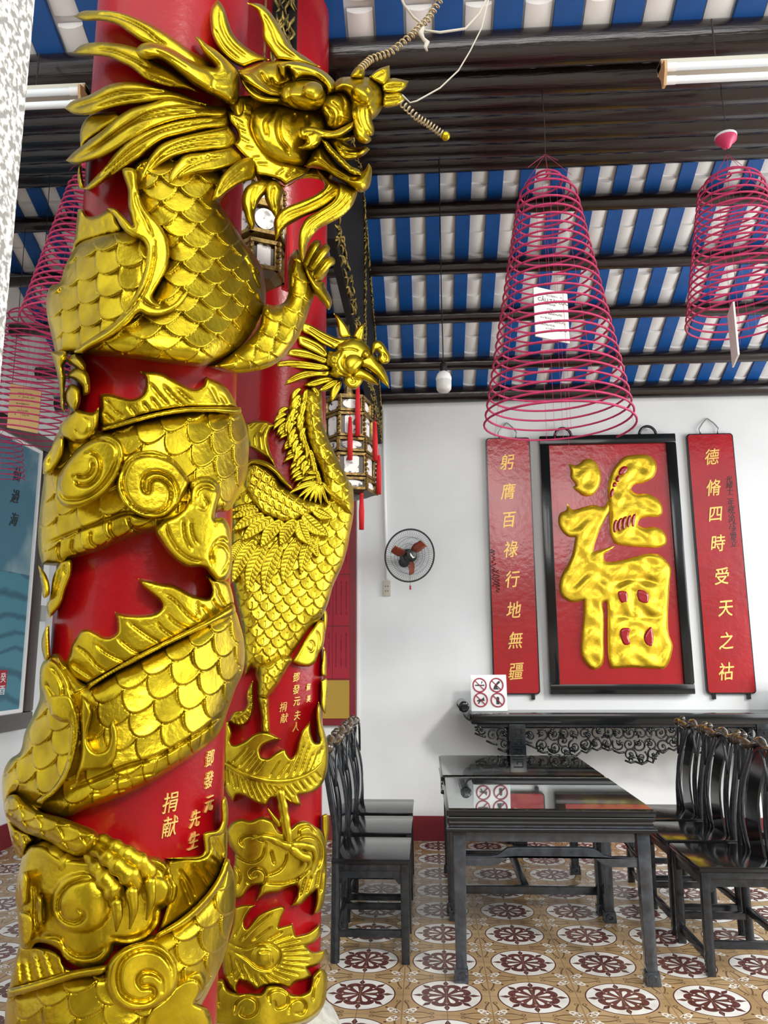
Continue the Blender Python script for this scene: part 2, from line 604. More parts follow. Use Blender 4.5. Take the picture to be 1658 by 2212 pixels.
def limb(name, shaft, path, parent, m, lift=0.0, flat=None, crop='.', n=12, sub=4, knuckle=0.0, squash=1.0):
    """a round tapering limb: path 'x,y,r ...' in the photo frame, at the given lift over the shaft"""
    ox, oy, sc = CROP[crop]
    q = np.array([[float(c) for c in tok.split(',')] for tok in path.split()])
    pts = np.c_[ox + q[:, 0] / sc, oy + q[:, 1] / sc]
    rr = q[:, 2] / sc
    li = q[:, 3] if q.shape[1] > 3 else np.zeros(len(q))
    C = curve(np.c_[pts, rr, li], [False] * len(pts), False, 5.0)
    t = shaft.depth(C[:, 0], C[:, 1], lift, flat) - C[:, 3]
    P = EYE + ray(C[:, 0], C[:, 1]) * t[:, None]
    r = np.maximum(C[:, 2], 0.4) * t / FPX
    if knuckle: r = r * (1 + knuckle * np.sin(np.arange(len(r)) * 1.1))
    k = len(P)
    # rounded ends
    e0 = P[0] - (P[1] - P[0]) / np.linalg.norm(P[1] - P[0]) * r[0] * 0.7
    e1 = P[-1] + (P[-1] - P[-2]) / np.linalg.norm(P[-1] - P[-2]) * r[-1] * 0.7
    P = np.r_[[e0], P, [e1]]
    r = np.r_[[r[0] * 0.45], r, [r[-1] * 0.45]]
    base = np.array(parent.location) if parent is not None else np.zeros(3)
    return MB().tube(P - base, r, n).build(name, m, parent, smooth=180)
# ================================================================== the hall itself
# ---- patterned cement tile floor
def floor_material():
    m = bpy.data.materials.new('cement_tiles')
    m.use_nodes = True
    nt = m.node_tree
    b = nt.nodes['Principled BSDF']
    geo = nt.nodes.new('ShaderNodeNewGeometry')
    sp = nt.nodes.new('ShaderNodeSeparateXYZ')
    nt.links.new(geo.outputs['Position'], sp.inputs[0])
    X = NV(nt, sp.outputs[0])
    Y = NV(nt, sp.outputs[1])
    u = ((X + 0.341) / 0.4 + 50.5).fn('FRACT') - 0.5
    v = ((Y - 3.894) / 0.4 + 50.5).fn('FRACT') - 0.5
    r = (u * u + v * v).fn('SQRT')
    th = v.fn('ARCTAN2', u)
    def mixc(fac, c1, c2):
        n = nt.nodes.new('ShaderNodeMix')
        n.data_type = 'RGBA'
        nt.links.new(fac.v, n.inputs[0])
        for i, c in ((6, c1), (7, c2)):
            if isinstance(c, tuple): n.inputs[i].default_value = (*c, 1)
            else: nt.links.new(c, n.inputs[i])
        return n.outputs[2]
    nz = nt.nodes.new('ShaderNodeTexNoise')
    nz.inputs['Scale'].default_value = 3.0
    nz.inputs['Detail'].default_value = 6
    nt.links.new(geo.outputs['Position'], nz.inputs['Vector'])
    N = NV(nt, nz.outputs['Fac'])
    tan = mixc((N * 2.2 - 0.6).mx(0.0).mn(1.0), (0.37, 0.23, 0.095), (0.52, 0.37, 0.20))
    BR, WH, GR = (0.105, 0.030, 0.026), (0.80, 0.79, 0.74), (0.16, 0.09, 0.045)
    # scrolls between the medallions
    au, av = 0.5 - u.abs(), 0.5 - v.abs()
    sw = None
    for p, q in ((au, av), (av, au)):
        # p = along the joint from the corner, q = off the joint
        c1 = 0.022 + 0.050 * (p * 9.5).fn('SINE').abs()
        ln = (q - c1).abs().lt(0.0105) * p.band(0.04, 0.34)
        hook = (((p - 0.33) * (p - 0.33) + (q - 0.045) * (q - 0.045)).fn('SQRT') - 0.022).abs().lt(0.006)
        w = ln.mx(hook)
        sw = w if sw is None else sw.mx(w)
    pd = (au * au + av * av).fn('SQRT')
    ph = av.fn('ARCTAN2', au)
    flw = (pd - (0.115 + 0.035 * (ph * 12.0).fn('COSINE'))).abs().lt(0.013) * (ph - 0.785).abs().lt(0.55)
    flw = flw.mx((((au - 0.125) * (au - 0.125) + (av - 0.125) * (av - 0.125)).fn('SQRT') - 0.03).abs().lt(0.010))
    flw = flw.mx((((au - 0.06) * (au - 0.06) + (av - 0.06) * (av - 0.06)).fn('SQRT')).lt(0.018))
    blob = (((au - 0.175) * (au - 0.175) + (av - 0.175) * (av - 0.175)).fn('SQRT')).lt(0.017)
    col = mixc(sw, tan, GR)
    col = mixc(flw, col, WH)
    col = mixc(blob, col, BR)
    # medallion
    s8 = (th * 4.0).fn('COSINE')                      # +1 on the eight axes
    col = mixc(r.lt(0.412), col, BR)
    col = mixc(r.lt(0.396), col, WH)
    a8 = ((th / (PI / 4) + 0.5 + 16).fn('FRACT') - 0.5) * (PI / 4)     # angle from the nearest axis
    spike = (a8.abs() * r).lt(0.034 - (r - 0.315).abs() * 0.42) * r.band(0.25, 0.395)
    col = mixc(spike, col, BR)
    a8h = ((th / (PI / 4) + 16).fn('FRACT') - 0.5) * (PI / 4)          # angle from the mid of two axes
    lobe = r.lt(0.225 + 0.075 * (1 - (a8h.abs() * 2.55) * (a8h.abs() * 2.55)).mx(0.0).fn('SQRT'))
    col = mixc(lobe, col, mixc((N * 3 - 1.0).mx(0.0).mn(1.0), BR, (0.17, 0.062, 0.05)))
    curl = ((r - 0.245).abs() + (a8h.abs() * r - 0.05).abs()).lt(0.016)
    col = mixc(curl, col, (0.05, 0.015, 0.012))
    petal = (a8h.abs() * r).lt(0.034 * ((r - 0.045) / 0.15).mx(0.0).mn(1.0) * (1 - ((r - 0.17) / 0.045).mx(0.0).mn(1.0) * ((r - 0.17) / 0.045).mx(0.0).mn(1.0)).mx(0.0).fn('SQRT') + 0.0) * r.band(0.05, 0.215)
    col = mixc(petal, col, WH)
    dot = ((r - 0.205).abs() + (a8.abs() * r)).lt(0.016)
    col = mixc(dot, col, WH)
    # joints every 20 cm
    ju = u.abs().mn(au)
    jv = v.abs().mn(av)
    col = mixc(ju.mn(jv).lt(0.0042), col, (0.22, 0.14, 0.09))
    dirt = nt.nodes.new('ShaderNodeTexNoise')
    dirt.inputs['Scale'].default_value = 9
    dirt.inputs['Detail'].default_value = 8
    nt.links.new(geo.outputs['Position'], dirt.inputs['Vector'])
    mul = nt.nodes.new('ShaderNodeMix')
    mul.data_type = 'RGBA'
    mul.blend_type = 'MULTIPLY'
    mul.inputs[0].default_value = 0.35
    nt.links.new(col, mul.inputs[6])
    rp = nt.nodes.new('ShaderNodeValToRGB')
    rp.color_ramp.elements[0].position = .35
    rp.color_ramp.elements[0].color = (.5, .45, .4, 1)
    rp.color_ramp.elements[1].position = .6
    nt.links.new(dirt.outputs['Fac'], rp.inputs[0])
    nt.links.new(rp.outputs[0], mul.inputs[7])
    nt.links.new(mul.outputs[2], b.inputs['Base Color'])
    b.inputs['Roughness'].default_value = 0.32
    b.inputs['Specular IOR Level'].default_value = 0.35
    return m
YW = 6.884
structure(MB().box(-3.7, 6.5, -1.5, YW + .2, -0.15, 0).build('floor', floor_material()))
structure(MB().box(-14, 16, -10, -9.6, -0.1, 3.6).build('courtyard_wall', mat('ochre_courtyard_wall', (0.34, 0.27, 0.17), 0.8, vary=.3, vscale=2)))
structure(MB().box(-14, 16, -16, -1.5, -0.2, -0.05).build('ground', mat('courtyard_paving', (0.52, 0.47, 0.42), 0.8, vary=.2)))
# ---- walls
SL = math.tan(math.radians(25))
YR = 4.69
ZR = 3.87 + SL * (6.95 - YR)
YV = 3.20
ZV = 4.40
SF = (ZR - ZV) / (YR - YV)
def roof_z(y): return ZR - SL * (y - YR) if y > YR else (ZR - SF * (YR - y) if y > YV else ZV + SL * (YV - y))
structure(MB().box(-3.7, 6.5, YW, YW + .2, 0, 3.9).build('wall_back', M['wall']))
wl = MB()
ys = [-1.0, 0.9, YV, YR, YW]
zs = [ZV + SL * (YV + 1.0), ZV + SL * (YV - .9), ZV, ZR, 3.88]
for x in (-3.5, -3.7):
    k = len(wl.v)
    wl.v += [(x, y, 0) for y in ys] + [(x, y, z) for y, z in zip(ys, zs)]
n = len(ys)
wl.f += [(i, i + 1, i + 1 + n, i + n) for i in range(n - 1)] + [(2 * n + i, 2 * n + i + n, 2 * n + i + 1 + n, 2 * n + i + 1) for i in range(n - 1)]
wl.f += [(n - 1, 3 * n - 1, 4 * n - 1, 2 * n - 1), (0, n, 3 * n, 2 * n)] + [(n + i, n + i + 1, 3 * n + i + 1, 3 * n + i) for i in range(n - 1)]
structure(wl.build('wall_left', M['wall']))
structure(MB().box(-3.5, 6.5, YW - .018, YW, 0, .197).build('baseboard_back', M['redpaint']))
structure(MB().box(-3.5, -3.482, -1.0, YW - .018, 0, .197).build('baseboard_left', M['redpaint']))

# ---- roof: white tiles between blue rafters, round dark purlins
M['tilewhite'] = mat('whitewashed_roof_tiles', (0.86, 0.85, 0.83), 0.6, vary=.12, vscale=5)
M['rafterblue'] = mat('blue_painted_rafter', (0.006, 0.095, 0.37), 0.45, vary=.35, vscale=4)
def slope(name, y0, z0, y1, z1, th=.06):
    return structure(MB().hexa([(-3.7, y0, z0), (6.5, y0, z0), (6.5, y1, z1), (-3.7, y1, z1), (-3.7, y0, z0 + th), (6.5, y0, z0 + th), (6.5, y1, z1 + th), (-3.7, y1, z1 + th)]).build(name, M['tilewhite']))
UP = .075   # tile undersides lie this far above the purlin line
slope('ceiling', YR, ZR + UP, YW + .3, 3.87 - SL * (YW + .3 - 6.95) + UP)
slope('ceiling', YV + .02, ZV + SF * .02 + UP, YR, ZR + UP)
ZP = ZV + SL * 0.98
slope('ceiling', 0.9, ZV + SL * (YV - 0.9) + UP + .02, YV + .03, ZV + UP + .02)
# rows of overlapping tiles: a thin curved lip on each course
def tile_courses(x0, y0, z0, y1, z1, n):
    b = MB()
    for i in range(n):
        t = (i + .5 + rng.uniform(-.12, .12)) / n
        y, z = y0 + (y1 - y0) * t, z0 + (z1 - z0) * t
        vs = []
        for k in range(7):
            a = (k / 6 - .5)
            dz = -.012 - .018 * (1 - (2 * a)**2)
            vs += [(x0 + a * .122, y, z + .004), (x0 + a * .122, y, z + dz), (x0 + a * .122, y + (y1 - y0) / n * .96, z + (z1 - z0) / n * .96 + dz * .35)]
        k0 = len(b.v)
        b.v += vs
        for k in range(6):
            b.f += [(k0 + 3 * k, k0 + 3 * k + 1, k0 + 3 * k + 4, k0 + 3 * k + 3), (k0 + 3 * k + 1, k0 + 3 * k + 2, k0 + 3 * k + 5, k0 + 3 * k + 4)]
    return b
PER = .2225
PERP = .279
RX0 = -0.36
first = {}
for i in range(-14, 28):
    for key, (y0, z0, y1, z1) in dict(rear=(YR, ZR, 6.88, 3.87 + SL * .07), porch=(0.95, ZV + SL * (YV - .95) + .02, YV, ZV + .02)).items():
        x = RX0 + i * PER if key == 'rear' else -.415 + i * PERP
        if x < -3.45 or x > 4.6: continue
        if key not in first:
            w = .052 if key == 'rear' else .066
            o = MB().hexa([(-w, y0, z0 + UP - .035), (w, y0, z0 + UP - .035), (w, y1, z1 + UP - .035), (-w, y1, z1 + UP - .035),
                           (-w, y0, z0 + UP), (w, y0, z0 + UP), (w, y1, z1 + UP), (-w, y1, z1 + UP)]).build('rafter', M['rafterblue'])
            c = tile_courses(PER / 2 if key == 'rear' else PERP / 2, y0, z0 + UP, y1, z1 + UP, 12 if key == 'rear' else 8).build('tile_course', M['tilewhite'], smooth=60)
            first[key] = (structure(o), structure(c))
        else: o, c = first[key][0].copy(), first[key][1].copy()
        for q in (o, c):
            if q.name not in COL.objects: COL.objects.link(q)
            q.location.x = x
def purlin(y, z, r, x0=-3.6, x1=6.4):
    p = [(x0 + (x1 - x0) * t, y, z + .006 * math.sin(9 * t + y * 7)) for t in np.linspace(0, 1, 14)]
    structure(MB().tube(p, r, 18).build('roof_beam', M['darkwood'], smooth=180))
for y in (6.40, 5.93, 5.48, 5.03): purlin(y, roof_z(y) - .055, .058)
purlin(6.80, 3.87 + .045, .075)
purlin(YR, ZR - .05, .09)
for y, r in ((4.44, .080), (4.19, .078), (3.94, .08), (3.69, .082), (3.45, .085)): purlin(y, roof_z(y) - .03 - r * .35, r)
purlin(YV + .04, ZV + .01, .085)
# ---- gilded black gable partition between the phoenix column and the back wall
M['blackboard'] = mat('black_painted_board', (0.005, 0.004, 0.004), 0.6, 0, .2)
XP = -0.43
ZB = float(atx(705, 480, XP)[2])
yb = float(atx(818, 1003, XP)[1])
gz = lambda y: roof_z(y) - .03
gp = [(3.29, ZB), (yb, ZB), (yb, gz(yb)), (5.6, gz(5.6)), (YR, gz(YR)), (4.2, gz(4.2)), (3.29, gz(3.29))]
gable = thing('gable_partition', 'black hanging partition with carved gilt edging, under the roof behind the phoenix', 'partition', (XP, 4.6, ZB))
MB().prism([(y - 4.6, z - ZB) for y, z in gp], ((-.02, 0, 0), (0, 1, 0), (0, 0, 1), (1, 0, 0)), .04).build('board', M['blackboard'], gable, smooth=None)
M['dullgilt'] = mat('dull_gilt_carving', (0.42, 0.30, 0.07), 0.45, 0.7, bump=.8, bscale=60, vary=.7, vscale=25, color2=(0.03, 0.025, 0.015))
def carved_strip(a, b, w, name, seed):
    r = np.random.default_rng(seed)
    q = MB()
    a, b = np.array(a), np.array(b)
    L = np.linalg.norm(b - a)
    d = (b - a) / L
    s = np.cross(d, (1, 0, 0))
    for i in range(int(L / .022)):
        p = a + d * (i * .022) + s * r.uniform(-w / 2, w / 2)
        k = r.uniform(.5, 1.2)
        t = np.linspace(0, 1, 6)
        c = p + d * (t[:, None] * .075 * k) + s * (np.sin(t * 5 + r.uniform(0, 6))[:, None] * .014)
        c[:, 0] += .018 + .012 * np.sin(t * 3)
        q.tube(c, [.003, .007, .008, .007, .005, .002], 5)
    q.build(name, M['dullgilt'], gable, smooth=180)
o3 = np.array([XP, 4.6, ZB])
carved_strip(np.array([XP, 3.3, ZB + .09]) - o3, np.array([XP, yb, ZB + .09]) - o3, .17, 'carved_border', 1)
carved_strip(np.array([XP, yb - .04, ZB]) - o3, np.array([XP, yb - .04, gz(yb)]) - o3, .06, 'carved_border', 2)
carved_strip(np.array([XP, yb - .10, gz(yb) - .03]) - o3, np.array([XP, YR, gz(YR) - .06]) - o3, .05, 'carved_border', 3)
carved_strip(np.array([XP, 5.0, ZB + .1]) - o3, np.array([XP, 5.0, gz(5.0)]) - o3, .09, 'carved_border', 4)
carved_strip(np.array([XP, YR, gz(YR) - .1]) - o3, np.array([XP, 3.3, gz(3.3) - .1]) - o3, .07, 'carved_border', 5)
# ---- speckled granite pier at the edge of the courtyard
def granite():
    m = mat('speckled_granite', (0.80, 0.79, 0.76), 0.75)
    nt = m.node_tree
    tc = nt.nodes.new('ShaderNodeTexCoord')
    vo = nt.nodes.new('ShaderNodeTexNoise')
    vo.inputs['Scale'].default_value = 75
    vo.inputs['Detail'].default_value = 2
    nt.links.new(tc.outputs['Object'], vo.inputs['Vector'])
    rp = nt.nodes.new('ShaderNodeValToRGB')
    e = rp.color_ramp.elements
    e[0].position, e[0].color = .44, (0.30, 0.29, 0.27, 1)
    e[1].position, e[1].color = .58, (0.90, 0.89, 0.86, 1)
    nt.links.new(vo.outputs['Fac'], rp.inputs[0])
    nt.links.new(rp.outputs[0], nt.nodes['Principled BSDF'].inputs['Base Color'])
    bp = nt.nodes.new('ShaderNodeBump')
    bp.inputs['Strength'].default_value = .6
    bp.inputs['Distance'].default_value = .003
    nt.links.new(vo.outputs['Fac'], bp.inputs['Height'])
    nt.links.new(bp.outputs[0], nt.nodes['Principled BSDF'].inputs['Normal'])
    return m
px = -1.1 * math.tan(math.radians(30.84))
pier = MB().box(-.16, .16, -.16, .16, 0, 3.35).build('stone_pillar', granite(), bevel=.01)
pier.location = (px - .16, 1.1 - .16, 0)
tag(pier, 'speckled grey granite pillar at the left edge', 'pillar', kind='thing')
# ================================================================== black lacquer furniture
BL, BW = M['black'], M['blackworn']
M['glass'] = mat('clear_glass', (0.93, 0.99, 0.97), 0.01, 0, 0.5, trans=1.0, ior=1.52)
M['glassedge'] = mat('green_glass_edge', (0.25, 0.55, 0.45), 0.1, 0, 0.5, trans=.6)
def table(name, label, x0, x1, y0, y1, zt, stretcher):
    cx, cy = (x0 + x1) / 2, (y0 + y1) / 2
    t = thing(name, label, 'table', (cx, cy, 0), group='black lacquer tables end to end')
    w, d = (x1 - x0) / 2, (y1 - y0) / 2
    z = zt - .008
    MB().box(-w, w, -d, d, z - .028, z).build('tabletop', BL, t, bevel=.006)
    b = MB()
    b.box(-w + .016, w - .016, -d + .016, d - .016, z - .106, z - .026)
    b.build('waist', M['tablelac'], t)
    for k, zz, r in ((.004, .040, .011), (.012, .064, .010), (-.002, .092, .012)):
        MB().tube([(sx * (w - k - .008), sy * (d - k - .008), z - zz) for sx, sy in ((-1, -1), (1, -1), (1, 1), (-1, 1), (-1, -1))][:1] + [(sx * (w - k - .008) , sy * (d - k - .008), z - zz) for sx, sy in ((1, -1), (1, 1), (-1, 1))], r, 12, closed=True).build('moulding', BL, t, smooth=60)
    MB().box(-w + .012, w - .012, -d + .012, d - .012, z + .0005, z + .0085).build('glass_pane', M['glass'], t)
    lw = .064
    ax_, ay_ = w - .030 - lw / 2, d - .030 - lw / 2
    for sx in (-1, 1):
        for sy in (-1, 1):
            b = MB()
            b.bar((sx * ax_, sy * ay_, z - .10), (sx * (ax_ + .004), sy * (ay_ + .004), .055), lw, lw, up=(0, 1, 0), w2=.052, h2=.052)
            b.bar((sx * (ax_ + .004), sy * (ay_ + .004), .06), (sx * (ax_ + .006), sy * (ay_ + .006), 0), .066, .066, up=(0, 1, 0), w2=.07, h2=.07)
            L = b.build('leg', M['tablelac'], t, bevel=.004)
            f = MB().tube([(sx * ax_ - .028 + .028 * math.cos(a) * .7 + .028, sy * ay_ - .037, .032 + .016 * math.sin(a)) for a in np.linspace(0, 2 * PI, 14)[:-1]], .005, 6, closed=True)
            f.build('hoof_scroll', M['tablelac'], L)
    za = z - .10
    for sy in (-1, 1):      # apron and humped rail on the short sides
        y = sy * ay_
        MB().box(-ax_, ax_, y - .016, y + .016, za - .055, za + .004).build('apron', M['tablelac'], t, bevel=.004)
        def hp(L_):
            top = [(-L_, -.123), (-L_ + .15, -.123), (-L_ + .19, -.115), (-L_ + .235, -.085), (-L_ + .28, -.080), (L_ - .28, -.080), (L_ - .235, -.085), (L_ - .19, -.115), (L_ - .15, -.123), (L_, -.123)]
            return [(q_, za + h_q) for q_, h_q in top] + [(q_, za + h_q - .046) for q_, h_q in reversed(top)]
        b = MB().prism(hp(ax_), ((0, y - .018, 0), (1, 0, 0), (0, 0, 1), (0, 1, 0)), .036)
        b.build('humped_rail', M['tablelac'], t, bevel=.006)
    for sx in (-1, 1):
        x = sx * ax_
        MB().box(x - .016, x + .016, -ay_, ay_, za - .055, za + .004).build('apron', M['tablelac'], t, bevel=.004)
        b = MB().prism(hp(ay_), ((x - .018, 0, 0), (0, 1, 0), (0, 0, 1), (1, 0, 0)), .036)
        b.build('humped_rail', M['tablelac'], t, bevel=.006)
    if stretcher:
        for sy in (-1, 1): MB().box(-ax_, ax_, sy * ay_ - .022, sy * ay_ + .022, .11, .155).build('stretcher', M['tablelac'], t, bevel=.003)
        MB().box(-.022, .022, -ay_, ay_, .112, .152).build('stretcher', M['tablelac'], t, bevel=.003)
    return t
table('long_table', 'glass-topped black lacquer table nearest the camera', .078, 1.098, 4.00, 4.985, .800, False)
table('long_table', 'glass-topped black lacquer table behind the nearest one, closer to the altar', .066, 1.085, 5.0, 5.985, .808, True)

def chair(label, loc, rz, group):
    c = thing('side_chair', label, 'chair', loc, rz, group)
    W2, D2, ZS = .246, .205, .505
    MB().box(-D2, D2, -W2, W2, ZS - .026, ZS).build('seat', BL, c, bevel=.008)
    MB().box(-D2 + .012, D2 - .012, -W2 + .012, W2 - .012, ZS - .06, ZS - .024).build('seat_frame', BW, c, bevel=.004)
    for sy in (-1, 1):
        MB().bar((D2 - .03, sy * (W2 - .03), ZS - .03), (D2 - .025, sy * (W2 - .027), 0), .042, .042, up=(0, 1, 0)).build('leg', BW, c, bevel=.004)
        p = [(-D2 + .02, 0), (-D2 + .022, ZS), (-D2 + .018, ZS + .15), (-D2 - .012, ZS + .33), (-D2 - .035, ZS + .47), (-D2 - .03, ZS + .555)]
        b = MB()
        q = curve(np.array(p), [False] * len(p), False, .06)
        b.tube([(x, sy * (W2 - .028), z) for x, z in q], [.024 if z < ZS else .021 - .004 * (z - ZS) / .55 for x, z in q], 8)
        b.build('rear_post', BW, c, smooth=60)
        for z0, z1 in ((.12, .155),): MB().bar((-D2 + .02, sy * (W2 - .03), .14), (D2 - .03, sy * (W2 - .03), .14), .026, .036).build('stretcher', BW, c, bevel=.003)
        # apron with stepped corner brackets
        poly = [(-D2 + .03, ZS - .058), (D2 - .03, ZS - .058), (D2 - .03, ZS - .125), (D2 - .06, ZS - .125), (D2 - .085, ZS - .098), (-D2 + .085, ZS - .098), (-D2 + .06, ZS - .125), (-D2 + .03, ZS - .125)]
        MB().prism(poly, ((0, sy * (W2 - .03) - .009, 0), (1, 0, 0), (0, 0, 1), (0, 1, 0)), .018).build('apron', BW, c, smooth=None)
    MB().bar((D2 - .028, -W2 + .03, .075), (D2 - .028, W2 - .03, .075), .026, .04).build('stretcher', BW, c, bevel=.003)
    MB().bar((-D2 + .022, -W2 + .03, .17), (-D2 + .022, W2 - .03, .17), .026, .036).build('stretcher', BW, c, bevel=.003)
    poly = [(-W2 + .03, ZS - .058), (W2 - .03, ZS - .058), (W2 - .03, ZS - .125), (W2 - .06, ZS - .125), (W2 - .085, ZS - .098), (-W2 + .085, ZS - .098), (-W2 + .06, ZS - .125), (-W2 + .03, ZS - .125)]
    MB().prism(poly, ((D2 - .037, 0, 0), (0, 1, 0), (0, 0, 1), (1, 0, 0)), .018).build('apron', BW, c, smooth=None)
    # crest rail: a wave with rolled ends
    t = np.linspace(-1, 1, 25)
    cr_ = [(-D2 - .030 - .01 * math.cos(q * PI), q * (W2 + .005), ZS + .560 + .016 * math.cos(q * 2 * PI) - .006 * abs(q)) for q in t]
    b = MB().tube(cr_, [.020 + .006 * math.cos(q * 3 * PI) for q in t], 10)
    for s in (-1, 1):
        b.ball((-D2 - .02, s * (W2 + .004), ZS + .558), .031, 8, (1, .8, 1))
        b.ball((-D2 - .045, s * (W2 - .02), ZS + .585), .020, 6)
    b.build('crest_rail', M['crest'], c, smooth=60)
    # splat, curved, and the bowed slats beside it
    for yc, hw in ((0, .075),):
        vs, fs = [], []
        for i, zz in enumerate(np.linspace(ZS - .005, ZS + .55, 12)):
            k = (zz - ZS) / .55
            x = -D2 + .02 - .05 * k + .03 * math.sin(k * PI * 1.2)
            ww = hw * (1 + .12 * math.cos(k * 2 * PI))
            vs += [(x - .006, -ww, zz), (x - .006, ww, zz), (x + .006, ww, zz), (x + .006, -ww, zz)]
        for i in range(11):
            for j in range(4): fs.append((4 * i + j, 4 * i + (j + 1) % 4, 4 * i + 4 + (j + 1) % 4, 4 * i + 4 + j))
        fs += [(3, 2, 1, 0), (44, 45, 46, 47)]
        MB().add(vs, fs).build('splat', BL, c, smooth=40)
    for s in (-1, 1):
        for yy, bow in ((.125, .035), (.175, .02)):
            z = np.linspace(0, 1, 10)
            MB().tube([(-D2 + .02 - .05 * k + .03 * math.sin(k * PI * 1.2), s * (yy + bow * math.sin(k * PI) - .03 * k), ZS + .555 * k) for k in z], .0095, 6).build('slat', BW, c, smooth=180)
        MB().tube([(-D2 + .015, s * (W2 - .06 - .05 * k * k), ZS + .35 + .2 * k) for k in np.linspace(0, 1, 6)], .008, 6).build('bracket', BW, c, smooth=180)
    return c
M['crest'] = mat('worn_crest_lacquer', (0.02, 0.018, 0.016), 0.18, 0, .6, coat=.5, vary=.8, vscale=22, color2=(0.10, 0.058, 0.022))
gl = 'chairs on the left of the tables'
c0 = chair('black side chair on the left of the tables, nearest the phoenix column', (-.318, 4.475, 0), 0, gl)
dup(c0, (-.322, 5.075, 0), 0, 'middle of the three black side chairs left of the tables')
dup(c0, (-.326, 5.66, 0), 0, 'black side chair left of the tables, farthest back by the white wall')
for o in [c0] + list(c0.children): pass
c1 = dup(c0, (1.535, 4.39, 0), PI, 'black side chair on the right of the tables, nearest the camera')
c2 = dup(c0, (1.545, 4.955, 0), PI, 'middle black side chair on the right of the tables')
c3 = dup(c0, (1.555, 5.52, 0), PI, 'black side chair on the right of the tables, closest to the altar table')
for c in (c1, c2, c3): c['group'] = 'chairs on the right of the tables'

# ---- altar table against the back wall
A0, A1, AY0, AY1, AZ = .335, 3.02, 6.40, 6.86, 1.075
alt = thing('altar_table', 'long black altar table with scrolled ends and pierced carved apron', 'table', ((A0 + A1) / 2, 6.63, 0))
def L_(x, y, z): return (x - (A0 + A1) / 2, y - 6.63, z)
ac = (A0 + A1) / 2
h = (A1 - A0) / 2
b = MB()
b.box(-h, h, AY0 - 6.63, AY1 - 6.63, AZ - .085, AZ)
b.build('tabletop', BL, alt, bevel=.02)
for s in (-1, 1):
    b = MB()
    pr = [(h - .02, AZ - .05), (h + .02, AZ - .045), (h + .055, AZ - .01), (h + .062, AZ + .03)]
    b2 = []
    sp = [(h + .052 + .042 * (1 - k * .8) * math.cos(a), AZ + .055 + .042 * (1 - k * .8) * math.sin(a)) for k, a in zip(np.linspace(0, 1, 30), np.linspace(-.6, 4 * PI, 30))]
    pth = curve(np.array(pr + sp), [False] * 34, False, .01)
    for (xa, za_), (xb, zb_) in zip(pth[:-1], pth[1:]):
        b.hexa([(s * xa, AY0 - 6.63, za_ - .008), (s * xb, AY0 - 6.63, zb_ - .008), (s * xb, AY1 - 6.63, zb_ - .008), (s * xa, AY1 - 6.63, za_ - .008), (s * xa, AY0 - 6.63, za_ + .008), (s * xb, AY0 - 6.63, zb_ + .008), (s * xb, AY1 - 6.63, zb_ + .008), (s * xa, AY1 - 6.63, za_ + .008)])
    b.ball((s * (h + .052), AY0 - 6.63, AZ + .055), .044, 8, (1, .25, 1))
    b.build('scroll_end', BL, alt, smooth=40)
for s in (-1, 1):
    xl = s * (h - .37)
    for yy in (AY0 - 6.63 + .06, AY1 - 6.63 - .05):
        lg = MB()
        lg.box(xl - .05, xl + .05, yy - .03, yy + .03, .06, AZ - .08)
        lg.box(xl - .065, xl + .065, yy - .045, yy + .045, 0, .07)
        lg.build('leg', BW, alt, bevel=.004)
    yf = AY0 - 6.63 + .02
    bk = MB().box(xl - .065, xl + .065, yf - .012, yf + .02, AZ - .34, AZ - .08).build('fret_block', BW, alt, bevel=.003)
    fr = MB()
    for k in range(3):
        z0 = AZ - .12 - k * .075
        for (a, b_) in (((-.04, z0), (.035, z0)), ((.035, z0), (.035, z0 - .04)), ((.035, z0 - .04), (-.01, z0 - .04)), ((-.01, z0 - .04), (-.01, z0 - .02)), ((-.045, z0 - .055), (.045, z0 - .055))):
            fr.bar((xl + a[0], yf - .015, a[1]), (xl + b_[0], yf - .015, b_[1]), .008, .008)
    fr.build('fret_pattern', BW, bk)
    MB().bar((xl, AY0 - 6.63 + .05, .12), (xl, AY1 - 6.63 - .05, .12), .04, .05).build('stretcher', BW, alt)
MB().box(-h + .05, h - .05, AY0 - 6.63 + .02, AY0 - 6.63 + .05, AZ - .105, AZ - .08).build('apron_rail', BW, alt)
